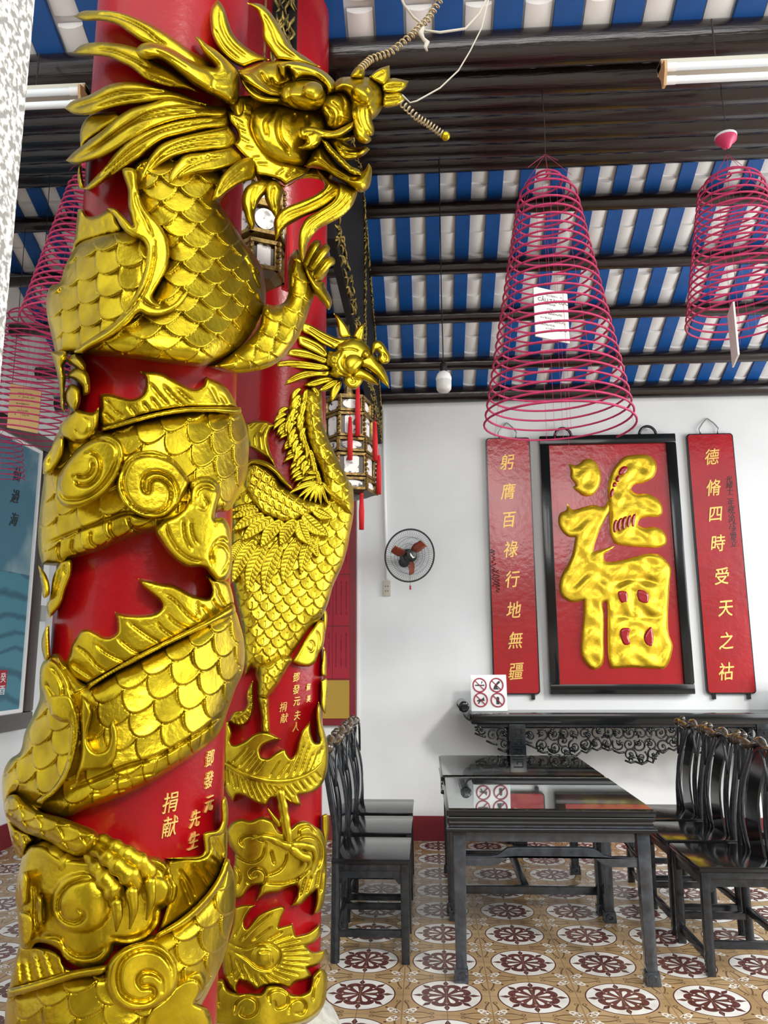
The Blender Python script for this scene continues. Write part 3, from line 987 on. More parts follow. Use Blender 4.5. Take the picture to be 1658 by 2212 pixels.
def scroll_strip(x0, x1, ztop, zbot, yf, seed):
    """pierced carving: mirrored C-scrolls with leaves"""
    r = np.random.default_rng(seed)
    q = MB()
    def spiral(cx, cz, R, a0, turns, sgn, w):
        t = np.linspace(0, 1, 26)
        a = a0 + sgn * turns * 2 * PI * t
        rr = R * (1 - .8 * t)
        q.tube(np.c_[cx + rr * np.cos(a), yf + .004 * np.sin(t * 9), cz + rr * np.sin(a)], w * (1 - .45 * t), 6)
        q.ball((cx, yf - .004, cz), w * 1.3, 5)
    L = x1 - x0
    n = max(3, int(L / .085))
    for i in range(n):
        x = x0 + L * (i + .5) / n
        zb = zbot(x)
        hgt = ztop - zb
        m = max(1, int(hgt / .075))
        for j in range(m):
            z = ztop - hgt * (j + .5) / m
            R = min(.052, hgt / m * .62)
            spiral(x + r.uniform(-.012, .012), z + r.uniform(-.01, .01), R, r.uniform(0, 6.28), r.uniform(1.1, 1.6), 1 if (i + j) % 2 else -1, .0085)
            if r.random() < .8:      # a leaf
                a = r.uniform(0, 6.28)
                for k in range(3):
                    aa = a + (k - 1) * .7
                    t = np.linspace(0, 1, 5)
                    q.tube(np.c_[x + .045 * t * math.cos(aa), np.full(5, yf - .01), z + .045 * t * math.sin(aa)], [.004, .010, .011, .008, .002], 5)
        q.tube([(x - L / n / 2, yf, zb + .006), (x, yf, zb - .012), (x + L / n / 2, yf, zbot(x + L / n / 2) + .006)], .009, 6)
    q.tube([(x0, yf, ztop - .003), (x1, yf, ztop - .003)], .008, 6)
    return q
xin = h - .44
def zb_mid(x):
    k = abs(x) / xin
    return AZ - .30 - .03 * math.cos(k * 3 * PI) - (.05 if k < .12 else 0) + .03 * (k > .93)
scroll_strip(-xin, xin, AZ - .105, zb_mid, AY0 - 6.63 + .035, 3).build('carved_apron', BL, alt, smooth=180)
for s in (-1, 1):
    a, b_ = sorted((s * (h - .30), s * (h - .03)))
    scroll_strip(a, b_, AZ - .105, lambda x: AZ - .13 - .18 * np.clip((h - .03 - abs(x)) / .27, 0, 1), AY0 - 6.63 + .035, 5 + s).build('carved_bracket', BL, alt, smooth=180)

# ---- prohibition signs standing on the altar
M['acrylic'] = mat('white_sign_face', (0.80, 0.84, 0.84), 0.12, coat=.6)
M['signred'] = mat('prohibition_red', (0.42, 0.02, 0.06), 0.4)
M['signblack'] = mat('pictogram_black', (0.01, 0.01, 0.012), 0.4)
M['acryledge'] = mat('acrylic_edge', (0.62, 0.66, 0.66), 0.1, trans=.4)
def sign(label, x, y, rz, lean=.10):
    s = thing('prohibition_sign', label, 'sign', (x, y, AZ + .002), rz, 'prohibition signs on the altar table')
    w, H = .152, .30
    def pt(a, z, o=0.0): return (a, z * lean - o, z)
    MB().hexa([pt(-w, 0), pt(w, 0), (w, .012, 0), (-w, .012, 0), pt(-w, H), pt(w, H), (w, H * lean + .012, H), (-w, H * lean + .012, H)]).build('panel', M['acrylic'], s, bevel=.003)
    MB().box(-w, w, -.02, .07, 0, .006).build('stand_foot', M['acryledge'], s)
    for k, (a, z) in enumerate(((-.075, .215), (.067, .215), (-.07, .095), (.073, .093))):
        q = np.linspace(0, 2 * PI, 41)[:-1]
        ring = MB().tube([pt(a + .055 * math.cos(t), z + .055 * math.sin(t), .004) for t in q], .0058, 6, closed=True)
        ring.bar(pt(a - .039, z + .039, .006), pt(a + .039, z - .039, .006), .010, .005)
        ring.build('prohibition_ring', M['signred'], s, smooth=60)
        b = MB()
        fr = (pt(a, z, .0015), (1, 0, 0), (0, lean, 1), (0, -1, 0))
        if k == 0:
            b.prism([(-.04, -.006), (.04, -.006), (.04, .004), (-.04, .004)], fr, .003)
            b.prism([(.012, .012), (.018, .012), (.026, .030), (.018, .034)], fr, .003)
        elif k == 1: b.prism([(-.028, -.036), (.018, -.036), (.004, -.02), (.004, -.002), (.03, .02), (.028, .032), (.018, .034), (.004, .022), (-.01, .004), (-.02, -.006)], fr, .003)
        elif k == 2: b.prism([(-.03, -.004), (-.008, .006), (.012, .008), (.026, .024), (.032, -.008), (.012, -.010), (-.004, -.014), (-.016, -.034), (-.026, -.028), (-.014, -.012), (-.03, -.014)], fr, .003)
        else: b.prism([(-.012, -.034), (.012, -.034), (.012, .018), (.006, .026), (-.006, .026), (-.012, .018)], fr, .003)
        b.build('pictogram', M['signblack'], s, smooth=None)
    return s
sign('white sign with four red prohibition rings at the left scroll end of the altar table', .505, 6.63, .04)
sign('white sign with red prohibition rings at the right end of the altar table', 3.06 - .06, 6.62, -.12)
# ================================================================== the two red columns and what is carved on them
DR = Shaft(math.radians(-20.55), 2.06, 0.214)
PH = Shaft(math.radians(-11.75), 3.10, 0.218, 1.75)

def column(sh, label, zb, ztop):
    c = thing('red_column', label, 'column', (sh.c[0], sh.c[1], 0))
    prof = [(sh.R, zb), (sh.R, 1.5), (sh.R, 3.0), (sh.R, ztop)]
    c['kind'] = 'thing'
    MB().lathe(prof, 96).build('shaft', M['red'], c, smooth=40)
    R = sh.R
    MB().lathe([(R + .075, 0), (R + .085, .04), (R + .085, .05), (R + .03, .07), (R + .03, .10), (R + .07, .15), (R + .085, .20), (R + .06, .25), (R + .02, .28), (R + .01, zb + .005)], 64).build('stone_base', M['stone'], c, smooth=50)
    return c
M['stone'] = mat('pale_stone', (0.55, 0.53, 0.47), 0.8, vary=0.35, vscale=30, bump=0.4, bscale=50)
col_d = column(DR, 'red lacquered column wound round by the golden dragon', 0.30, 4.93)
col_p = column(PH, 'red lacquered column carrying the golden phoenix, pale stone base in view', 0.29, 4.47)

dragon = thing('dragon_sculpture', 'large golden dragon carved in relief, winding round the nearer red column', 'sculpture', (DR.c[0], DR.c[1], 0.3))
G1 = M['gold']
def g(name, crop, outline, **k):
    sh = k.pop('sh', DR)
    par = k.pop('parent', dragon)
    return relief(name, sh, outline, par, k.pop('m', G1), crop=crop, **k)
def gr(crop, *lines, w=3.0, d=0.006): return [(line(s, crop), w, d) for s in lines]

# ---- torso and coils
g('torso', '.', '285,362 300,345 340,335 420,345 480,355 500,395 476,440 493,465 510,493 530,525 550,552 565,578 571,605 574,635 573,660 565,682 550,713 530,738 508,758 475,777 437,792 400,790 353,784 265,773 178,766* 200,720 240,690 290,670 325,640 340,590 350,570 352,540 330,500 300,460 288,420',
  lift=0.0, H=0.10, edge=60, p=2.3, scales=(-4, 80, 27, 0.022), step=2.3, thick=0.10,
  grooves=gr('D', '440,530 540,720 600,900 690,1060', '300,240 430,450 520,600 620,760 680,900', w=3.2, d=.013))
g('rear_coil', '.', '172,522 210,507 260,497 300,497 330,520 345,560 330,640 325,690 250,740 200,766 160,768 120,765* 110,720 103,690 101,640 110,618 127,612 140,575 156,545',
  lift=0.0, H=0.085, edge=45, p=2.2, scales=(32, 66, 38, 0.020, 0, .7), step=2.3, thick=0.10)
g('dorsal_fin', 'C', '310,288* 360,285 385,335 420,350 500,330 570,280* 625,300 670,400 700,470 560,510 420,550 320,590 260,660* 290,500', lift=0.0, H=0.05, edge=8,
  grooves=gr('C', '375,420 375,490', '440,430 455,500', '535,370 545,440', '625,360 650,420', w=2.2, d=.005), ridges=[(line('690,490 560,520 420,565 320,610 270,660', 'C'), 6, .014)])
g('body_coil', 'E', '170,620 300,575 480,610 700,560 950,505 1150,470 1360,460 1570,450 1612,530 1645,680 1645,820 1625,980 1580,1090 1480,1240 1400,1250 1200,1330 980,1400 900,1405 700,1455 520,1535 350,1590 250,1622 215,1658 40,1658* 15,1560 8,1400 20,1250 35,1120 50,1000 60,900 100,780',
  lift=0.0, H=0.075, edge=42, p=2.3, scales=(24, 62, 42, 0.020, 0, .65), step=2.3, thick=0.09,
  grooves=gr('E', '60,1500 300,1400 560,1300 700,1255 900,1300', w=3.8, d=.018) + gr('E', '170,1480 165,1560 190,1640', '280,1450 270,1530 330,1590', '420,1390 420,1480 500,1540', '570,1310 570,1400 640,1480', '710,1280 740,1370 830,1410', w=3.2, d=.013))
g('spine_ridge', 'E', '500,585* 600,560 760,510 950,465 1150,432 1350,428 1585,430* 1590,468 1350,472 1150,480 950,510 760,560 600,605 500,625*', lift=0.04, H=0.055, edge=6, thick=.1)
g('dorsal_fin', 'E', '500,600* 478,520 490,430 483,330* 560,322 650,345 740,362 810,330 842,260 832,190 798,152* 870,150 960,160 1060,210 1150,260 1230,287 1290,255 1308,190* 1400,228 1460,262 1510,330 1560,435* 1350,440 1150,440 950,470 760,520 600,580', lift=0.0, H=0.055, edge=8,
  grooves=gr('E', '530,370 600,450 685,515', '715,425 745,460 770,495', '825,400 850,430 870,460', '890,365 920,400 950,440', '880,250 940,330 1025,420', '985,265 1060,350 1150,425', '1095,290 1150,340 1210,390', '1345,270 1390,350 1420,410', '1420,330 1450,370 1480,415', '520,470 560,510 600,545', w=2.8, d=.011))
g('body_coil', '.', '125,1412 150,1440 190,1477 260,1445 390,1375 505,1318 519,1352 528,1394 525,1449 508,1490 494,1530 470,1588 433,1622 376,1660 314,1698 251,1726 188,1748 144,1765 125,1763 94,1751 62,1738 34,1716 12,1735 4,1701 9,1663 22,1640 42,1625 54,1581 73,1541 85,1510 85,1471 90,1435 109,1416',
  lift=0.0, H=0.075, edge=42, p=2.3, scales=(20, 64, 44, 0.020, 0, .65), step=2.3, thick=.09,
  grooves=gr('G', '500,645 700,565 850,500 1080,430 1240,340 1400,240 1560,110', w=3.8, d=.018) +
  gr('G', '770,590 895,570', '760,610 890,580', '920,570 1060,545', '620,690 700,680', '780,670 870,655', '1050,560 1080,640', '1240,350 1230,500', '1400,250 1370,390', '900,590 910,680', '1080,440 1060,560', w=2, d=.005))
g('side_band', 'G', '330,0* 480,0 535,130 545,250 520,400 470,560 380,680 290,760* 250,740 350,660 430,540 470,400 480,300 475,200 420,190 350,140', lift=.085, H=.03, edge=10,
  grooves=gr('G', '500,120 515,260 490,420 420,580 320,720', w=2.8, d=.012), thick=.09)
g('tongue_scale', 'G', '560,0* 630,60 640,110 625,200 605,280 620,350 660,390 720,380 750,300 745,220 785,145* 815,250 815,380 790,460 740,510 650,525 570,535 520,640* 520,560 550,420 555,280 545,150', lift=.082, H=.03, edge=10,
  grooves=gr('G', '600,60 640,120 620,250 640,360 690,385 735,340', w=2.8, d=.012), thick=.09)
g('tongue_scale', 'F', '140,1050* 200,1090 290,1230 350,1400 375,1560 372,1658* 330,1600 280,1530 180,1500 110,1420 80,1310 60,1240 75,1110', lift=.08, H=.03, edge=10,
  grooves=gr('F', '140,1110 200,1190 240,1300 215,1410', '100,1240 160,1330 210,1420', '150,1480 240,1490 310,1460', '280,1260 330,1400 350,1540', w=3.0, d=.012), thick=.09)
g('dorsal_fin', 'F', '430,1262* 300,1200 250,1092* 290,1010 295,970 330,900 380,828* 430,820 500,850 560,880 620,875 655,840 655,770 640,690* 720,705 850,712 960,692 1003,650 980,600 920,550 850,490 822,430* 900,440 1000,465 1100,480 1200,530 1300,572 1370,575 1388,530 1345,400* 1440,430 1520,460 1560,560 1572,660* 1400,750 1200,850 1000,950 800,1050 600,1160', lift=0.0, H=0.055, edge=8,
  grooves=gr('F', '330,950 420,1020 500,1110 600,1170', '490,940 560,1000 650,1050 740,1085', '670,900 740,960 800,1000 885,1018', '750,770 830,830 900,880 1000,940', '965,765 1020,830 1100,885', '1045,705 1110,770 1240,840', '1030,545 1110,600 1200,700 1310,780', '1280,590 1290,740', '1310,640 1400,735', '1420,460 1460,580 1500,650', '310,1100 380,1150 460,1200', '1400,590 1440,660 1480,690', w=2.8, d=.011))
g('spine_ridge', 'F', '425,1250* 600,1150 800,1030 1000,930 1200,830 1400,720 1565,615* 1580,690 1400,795 1200,890 1000,985 800,1090 600,1190 430,1310*', lift=0.035, H=0.06, edge=9, thick=.1)

# ---- bottom coil, fin and clouds round the claw
g('body_coil', 'H', '20,1590* 30,1473 60,1280 130,1230 300,1180 500,1120 740,1080 1000,880 1080,840 1250,750 1400,610 1500,470 1562,330* 1605,420 1622,620 1605,760 1580,860 1540,1020 1430,1262 1320,1473 1260,1590*', lift=0.0, H=0.075, edge=42, p=2.3, scales=(22, 68, 44, 0.021, 0, .65), step=2.3, thick=.09)
g('spine_ridge', 'H', '50,1235* 300,1165 500,1105 740,1062* 740,1105 500,1165 300,1225 50,1295*', lift=.07, H=.05, edge=8, thick=.1)
g('spine_ridge', 'H', '1080,850* 1250,740 1400,600 1500,460 1550,330* 1580,340 1540,480 1440,630 1280,780 1060,895*', lift=.07, H=.05, edge=8, thick=.1)
g('dorsal_fin', 'H', '1150,345* 1280,320 1390,318 1430,285 1425,175 1455,150 1520,140 1545,90 1560,60* 1565,200 1562,330* 1500,460 1400,600 1250,740 1080,850* 1150,600', lift=0.0, H=.055, edge=7,
  grooves=gr('H', '1230,400 1300,500 1345,610', '1330,385 1400,480 1450,560', '1400,360 1450,440 1490,480', '1240,470 1290,600 1310,660', '1450,320 1500,370 1525,420', '1485,190 1520,260 1540,310', '1460,220 1510,300 1530,360', w=2.8, d=.011))
g('fin_lip', 'G', '1395,962* 1410,950 1495,930 1520,890 1528,720 1545,700 1560,725 1556,930 1530,965 1450,985 1445,1090 1405,1130 1250,1140 1140,1128* 1250,1118 1395,1095', lift=.035, H=.035, edge=4, step=2.5, thick=.05)
g('tail_fringe', 'H', '130,930* 250,930 400,980 460,1080 560,1110* 300,1180 60,1240* 100,1050', lift=0.0, H=.05, edge=8,
  ridges=[(line(s, 'H'), 3, .012) for s in ('120,1040 135,1200', '170,1040 200,1190', '235,1000 280,1185', '295,970 360,1165', '400,1000 445,1140')])
g('cloud_scroll', 'H', '130,420 195,250 300,238 420,310 560,330 700,330 880,300 1000,312 1100,325 1180,390 1205,480 1230,520 1205,630 1110,690* 1095,780 1020,870 900,930 790,935* 760,1010 680,1075 560,1082 450,1030 400,960 260,915 200,960 150,950 130,850 120,700 105,600', lift=.03, H=.05, edge=16, thick=.09,
  grooves=gr('H', '640,470 560,480 470,520 410,600 400,690 440,755 520,780 570,745 575,710 545,690', '270,870 410,885 450,950 530,1005 640,1000 730,940', '770,880 900,890 1000,850 1070,760 1080,690 1150,640 1180,540 1150,460 1160,400 1100,350', '230,500 240,620 240,760 270,850', '280,560 300,700 290,800', '1040,370 1110,400 1150,470', w=4.2, d=.019),
  bumps=[(560, 640, 210, .03), (1080, 560, 100, .012)])
g('cloud_scroll', 'H', '720,1150 745,1050 830,960 1000,905 1100,920 1180,990 1230,1100 1215,1230 1120,1330 1000,1385 880,1390 780,1330 730,1240', lift=.08, H=.045, edge=12, thick=.09,
  grooves=gr('H', '1195,1200 1180,1080 1110,990 1010,960 900,990 830,1070 815,1170 840,1260 920,1312 1020,1310 1068,1260 1045,1220 975,1218 950,1170 980,1125 1050,1120 1110,1170 1115,1250', w=4.2, d=.019))
g('cloud_scroll', 'H', '960,1560* 1030,1370 1130,1290 1200,1210* 1280,1150 1370,1105 1415,1160 1395,1270 1345,1330* 1430,1370 1470,1560*', lift=.06, H=.035, edge=9, thick=.09,
  grooves=gr('H', '1195,1215 1280,1170 1350,1170 1385,1230 1350,1320', '1350,1330 1410,1370 1440,1440', w=3.0, d=.012))
for s in ('150,440 180,420 198,470 195,560 185,640 150,660 135,600', '255,570 290,600 298,700 290,790 262,790 250,690', '140,700 220,720 235,800 200,930 150,940 135,850'):
    g('cloud_lobe', 'H', s, lift=.06, H=.035, edge=9, thick=.08)

g('leg_tuft', 'G', '14,640* 120,640 260,760 330,900 300,1010 230,1060 130,1130 90,1050 60,930 30,800', lift=.0, H=.035, edge=12, thick=.12)
# ---- rear leg and claw on the cloud
leg = g('hind_leg', 'G', '25,790* 60,700 110,690 180,755 300,815 430,850 540,890 660,940 690,990 640,1070 540,1115 440,1080 330,1010 230,975 150,940 80,880 45,840', lift=.05, H=.06, edge=22, p=2, scales=(-65, 46, 26, 0.015), step=2.3, thick=.1)
for s in ('620,1090,42,.10 700,1230,50,.13 770,1320,58,.14 815,1400,56,.13 825,1440,40,.10', '650,1050,42,.11 800,1170,52,.14 900,1260,58,.145 930,1320,50,.13 925,1350,38,.10', '690,1000,38,.10 850,1085,48,.125 980,1175,54,.13 1035,1260,46,.11 1040,1290,36,.09'):
    limb('toe', DR, s, dragon, G1, crop='G', knuckle=.12, lift=-.03)
for s in ('805,1430,36,.155 812,1530,27,.16 800,1630,6,.145', '905,1350,36,.16 918,1480,27,.16 893,1612,6,.145', '1032,1280,34,.145 1038,1420,25,.15 1008,1550,6,.135'):
    limb('claw', DR, s, dragon, G1, crop='G', lift=-.03)
limb('toe', DR, '580,1180,40,.09 460,1160,56,.11 350,1090,56,.11 250,1090,48,.10 195,1150,36,.08 175,1230,32,.07', dragon, G1, crop='G', knuckle=.12, lift=-.03)
limb('claw', DR, '180,1230,30,.08 180,1320,28,.08 160,1430,10,.06', dragon, G1, crop='G', lift=-.03)
g('leg_tuft', 'G', '60,880* 130,930 200,960 235,1000* 190,1050 160,1130* 120,1060 80,980', lift=.03, H=.04, edge=10, thick=.08, grooves=gr('G', '110,940 150,1080', '170,970 190,1040', w=3.2, d=.013))

# ---- cloud scrolls on the middle coil
g('cloud_scroll', 'E', '150,1060 165,960 240,840 330,740 450,670 560,645 650,690 692,770 672,880 625,1000 545,1095 430,1175 300,1218 210,1205 155,1140', lift=.075, H=.05, edge=12, thick=.09, step=3.5,
  grooves=gr('E', '630,820 620,740 560,690 440,685 310,775 200,920 168,1050 210,1135 300,1150 430,1105 540,1000 610,870 632,770', '285,985 320,1035 400,1035 465,980 492,900 480,830 430,790 385,795', '290,965 380,970 435,920 430,850', w=3.8, d=.018))
g('cloud_scroll', 'E', '610,1060 640,930 690,830 800,770 930,765 1060,830 1140,920 1190,1010 1150,1110 1090,1210 1030,1275 940,1303 830,1292 720,1235 650,1160', lift=.08, H=.05, edge=12, thick=.09, step=3.5,
  grooves=gr('E', '1170,980 1080,870 980,820 860,800 750,830 690,900 660,1000 680,1110 740,1200 830,1250 930,1255 1010,1210 1042,1130 1030,1050 980,1000 920,990 880,1020 868,1095 840,1090 820,1040 840,970 910,940 1000,960 1060,1020 1088,1100 1065,1200 1010,1270', w=3.8, d=.018))
g('cloud_scroll', '.', '410,1040 430,1030 455,1030 471,1043 477,1062 469,1093 466,1118 482,1118 493,1132 499,1162 501,1190 500,1227 489,1252 470,1256 453,1240 442,1227 403,1224 370,1202 347,1172 334,1147 350,1125 380,1110 400,1090 406,1065', lift=.075, H=.05, edge=12, thick=.09, step=3.5,
  grooves=gr('E', '1195,1210 1190,1100 1240,1020 1330,1000 1395,1050 1415,1130 1390,1250 1385,1350', '1240,1150 1245,1090 1310,1052 1385,1075', '1295,1120 1325,1170 1310,1225 1255,1212', '1000,1330 1030,1430 1100,1540 1200,1610 1320,1640', '1135,1310 1150,1440 1200,1540', '1195,1320 1210,1420 1250,1500', w=3, d=.011) +
  gr('F', '1400,340 1385,240 1425,150 1490,120 1540,190', '1405,330 1400,230 1440,172 1500,190 1525,260 1505,340 1460,400', w=3, d=.011))
g('cloud_scroll', 'E', '170,600 260,480 300,440* 360,462 440,470 480,430* 480,520 460,620 400,690 300,710 230,690', lift=.05, H=.04, edge=10, thick=.09,
  grooves=gr('E', '355,505 410,540 415,600 360,650 310,630 305,580', '265,660 320,695 400,680 445,600', w=2.6, d=.009))
g('cloud_lobe', 'E', '45,950* 50,850 100,770 170,665 205,660 212,720 200,800 150,890 90,950', lift=.06, H=.035, edge=9, thick=.08, grooves=gr('E', '90,900 110,800 175,690', w=3.0, d=.012))
g('cloud_lobe', 'F', '45,330* 100,390 130,470 130,560 90,585 70,480', lift=.04, H=.035, edge=8, thick=.08)
g('cloud_lobe', 'F', '215,300* 300,285 302,400 260,520 220,640 130,745* 110,640 130,600 145,520 160,420', lift=.03, H=.03, edge=8, thick=.07, grooves=gr('F', '225,340 190,480 150,600', '255,310 250,420', w=3.0, d=.012))
g('cloud_lobe', 'F', '130,780* 95,830 70,920 75,1000 110,1080 140,1040*', lift=.02, H=.03, edge=8, thick=.07)

# ---- left hind paw at the edge of the column
g('paw', 'E', '105,0* 225,0 235,60 210,120 225,200 215,290 215,470* 190,440 178,330 150,150', lift=.05, H=.05, edge=16, scales=(0, 34, 26, 0.0096), step=2.3, thick=.09)
for s in ('235,70 290,18 350,48 382,110 370,165 300,125', '235,190 300,125 385,150 408,205 400,330 362,340 350,270 300,225', '215,330 270,250 330,285 342,350 330,420 300,465 250,440'):
    g('finger', 'E', s, lift=.05, H=.055, edge=13, thick=.09)

# ---- ribbon over the torso
g('shoulder_ribbon', 'C', '700,-60 800,-60 835,110 862,220 920,310 1000,390 1062,480 1092,560 1106,680 1090,780 1040,890 985,980 960,1040 985,1085 1060,1112 1130,1085 1220,1000 1305,935* 1270,1020 1220,1100 1130,1180 1000,1222 900,1212 850,1188 760,1270 650,1360 520,1440 400,1502 350,1535* 280,1520 340,1460 440,1390 560,1310 680,1200 760,1090 820,980 862,870 893,740 897,620 870,562 780,522 720,480 680,430 640,360 565,280* 625,278 690,330 740,380 785,430* 762,340 745,250 742,120', lift=.085, H=.035, edge=9, step=3.5, thick=.10,
  grooves=gr('C', '800,120 830,250 890,380 950,520', '970,560 965,720 920,900 850,1040 740,1170 600,1300 450,1410', '850,1050 920,1110 1010,1135 1120,1100 1200,1040', w=3.0, d=.012))

# ---- right foreleg, raised hand
arm = g('foreleg', 'D', '640,1290 690,1112 780,1118 850,1090 883,1030 890,900 885,760 912,680 960,632 1000,690 1060,830 1112,940 1112,1040 1080,1120 1030,1270 980,1385 900,1500 820,1592 720,1652 560,1692 400,1702 250,1672 150,1640* 300,1590 440,1500 560,1400', flat=(.19, -.35), H=.075, edge=26, scales=(-25, 46, 26, 0.015), step=2.3, thick=.08, back=True)
for s in ('1040,770,26,.05 1070,690,32,.06 1110,610,36,.07 1140,585,34,.06', '1090,800,30,.06 1140,720,34,.075 1190,650,36,.08 1215,620,34,.07', '1130,870,30,.06 1180,810,34,.075 1230,750,38,.08 1258,735,38,.07'):
    limb('finger', DR, s, dragon, G1, crop='D', flat=(.19, -.35))
g('palm', 'D', '960,640 1020,700 1060,620 1120,600 1180,650 1230,720 1240,800 1200,880 1160,920 1110,960 1060,880', flat=(.19, -.35), lift=0, H=.05, edge=14, thick=.06, back=True, step=3.5)
g('claw', 'D', '1010,740 1060,800 1110,880 1150,915 1195,915 1215,970 1242,1020 1266,1085 1255,1135 1238,1158 1215,1135 1150,1062 1100,1000 1060,910', flat=(.22, -.35), H=.06, edge=14, thick=.05, back=True, step=3.5)

# ---- mane
mane = [('118,143* 180,100 300,88 450,95 600,130 750,190 900,275 1050,380 1150,450 1280,530 1340,610* 1200,600 1050,520 900,440 800,400 690,350 600,290 500,220 350,180 200,178', ['760,280 830,340 920,400', '300,120 450,130 620,190 800,300'], .05),
        ('102,455* 180,390 300,365 450,368 600,395 700,430 800,520 950,600 1080,690 1200,800* 1120,780 950,752 800,712 720,672 620,590 520,540 420,500 280,480 160,475', ['300,420 450,440 600,500 760,580', '740,640 850,690 1000,740'], .06),
        ('38,935* 90,880 250,820 400,740 520,710 700,715 850,750 1000,790 1330,920* 1150,900 950,870 750,892 550,912 400,940 250,990 120,985', ['100,930 300,870 500,800 720,790 980,800', '300,930 500,870 750,830'], .045),
        ('48,1385* 110,1320 250,1210 380,1110 480,1020 600,940 750,890 950,830 1150,880 1430,930* 1445,1000 1200,1020 1000,1050 800,1120 650,1200 500,1290 380,1350 250,1392 120,1418', ['140,1370 350,1240 560,1090 760,980 1000,930 1300,940', '240,1340 420,1200 640,1060 860,990 1200,960'], .05),
        ('205,1630* 300,1530 400,1420 480,1310 560,1230 700,1140 850,1080 1050,1030 1300,1000 1450,985* 1450,1090 1250,1120 1050,1170 900,1210 780,1290 680,1370 560,1450 450,1520 330,1600 250,1642', ['280,1590 450,1430 620,1280 850,1140 1100,1070 1400,1030', '380,1550 560,1390 720,1270'], .055),
        ('663,1618* 690,1520 730,1430 780,1340 860,1250 1000,1190 1200,1140 1450,1090* 1520,1200 1480,1270 1300,1300 1100,1330 950,1380 850,1440 760,1520', ['700,1580 800,1400 960,1270 1200,1200 1450,1170', '740,1500 880,1350 1080,1270 1400,1230'], .07),
        ('918,1618* 932,1500 1000,1400 1060,1340 1250,1310 1480,1270* 1580,1370 1500,1430 1350,1480 1200,1500 1050,1540', ['960,1590 1060,1480 1200,1400 1400,1350', '1100,1400 1300,1340'], .08)]
for s, gs, lf in mane:
    g('mane_lock', 'A', s, lift=lf, H=.035, edge=11, step=3.5, grooves=gr('A', *gs, w=3.2, d=.013), thick=.05, back=True)
g('mane_lock', '.', '458,433* 466,405 478,380 500,358 525,342 550,338 556,365 548,386 530,392 510,402 490,416 472,430', lift=.10, H=.03, edge=9, step=3, grooves=gr('.', '470,420 495,390 530,362', w=3.0, d=.012), thick=.1)
for s, gl in (('469,-3* 481,12 495,51 502,70 516,88 543,109 582,129* 555,136 526,147* 508,139 481,117 462,88 455,61 455,20', ('475,20 480,60 500,95 535,125', '462,60 485,100 520,132')), ('533,6* 563,9 584,27 610,68 629,100 666,127 692,145* 650,140 625,134 598,130* 584,109 567,82 565,55 555,27', ('565,25 585,60 600,95 645,130',))):
    g('mane_lock', '.', s, flat=(.215, -.05), H=.04, edge=11, step=3, grooves=gr('.', *gl, w=2.6, d=.010), thick=.06, back=True)
g('hidden_lock', 'A', '180,1100 250,1000 480,960* 520,1000 380,1110 200,1260 180,1400 210,1630* 170,1620 175,1300', lift=.02, H=.02, edge=8, thick=.06)
g('horn', 'A', '650,440 690,385 760,365 860,375 970,420 1100,500 1230,560 1340,575 1300,530 1250,470 1200,390 1160,318* 1185,312 1250,370 1340,430 1420,500 1480,560 1530,620 1545,760 1530,860 1480,905 1380,855 1250,790 1150,730 1050,650 950,570 850,512 750,515 690,492', lift=.085, H=.075, edge=18, step=3.5, thick=.09,
  grooves=gr('A', '1290,660 1380,680 1450,650 1465,600', '1320,690 1310,800', '1330,745 1420,760 1500,745', '780,420 950,500 1120,610', '1240,600 1330,650 1440,640', w=2.8, d=.007))

# ---- head
FL = (.25, -.12)
g('collar_frill', 'B', '40,555* 150,580 168,468* 265,520 250,700 300,800 400,900 520,980 760,1048* 720,1112 620,1162 540,1205* 500,1165 400,1132 290,1112* 268,1030 180,950 92,850* 135,790 105,700 60,650', flat=(.245, -.10), H=.035, edge=8, step=3.5, thick=.10, back=True,
  grooves=gr('B', '75,600 190,680', '85,630 150,700', '115,700 210,740', '150,780 240,830', '200,870 270,880', '260,960 330,960', '300,1010 400,1020', '470,1110 530,1060', '560,1120 620,1060', '180,560 250,590', w=2.0, d=.007))
g('skull', 'B', '60,470 300,430 560,520 900,500 1100,540 1125,740 900,800 700,960 400,960 200,820 90,620', flat=(.235, -.12), H=.03, edge=20, step=5, thick=.10, back=True)
cheek = g('cheek', 'B', '250,560 330,512 450,508 600,530 760,550 860,590 900,680 885,760 850,830 810,900 760,955 720,1025 600,1042 480,1022 380,962 300,872 250,780 225,680', flat=FL, H=.085, edge=60, step=3, thick=.14, back=True, p=2.2,
  grooves=gr('B', '445,520 420,600 375,650 385,780', '530,545 485,650 500,800 560,890 580,930', '630,580 610,660', '725,600 735,690', '800,560 825,650', '370,960 480,1010 600,1030', w=4.2, d=.019))
g('forehead', 'B', '140,205* 240,178 330,142 450,128 600,128 720,150 830,190 920,250 972,320 962,390 940,420 905,520 840,560 700,560 560,540 500,520 380,500 280,470 210,390 160,300', flat=FL, H=.075, edge=40, step=3, thick=.13, back=True, p=2.2,
  grooves=gr('B', '500,430 510,360 600,305 700,282 800,295 880,350 905,410', '230,250 330,370 500,440', '320,210 380,310 520,380', '410,270 450,330 540,350', '500,180 510,240 545,280', '560,190 620,290', '160,240 240,400 380,480 500,490', w=4.2, d=.019))
eye = g('eye', 'B', '498,430 520,360 600,305 700,283 800,295 870,350 895,420 880,490 830,540 740,553 640,540 560,505 510,480', flat=(.30, -.12), H=.085, edge=50, step=2.5, thick=.10,
  grooves=gr('B', '580,345 570,420 600,490 680,545', w=3.2, d=.013))
g('pupil', 'B', '690,370 720,320 790,303 850,330 868,385 850,440 800,475 740,455 700,415', flat=(.392, -.12), H=.05, edge=24, step=2.5, thick=.05)
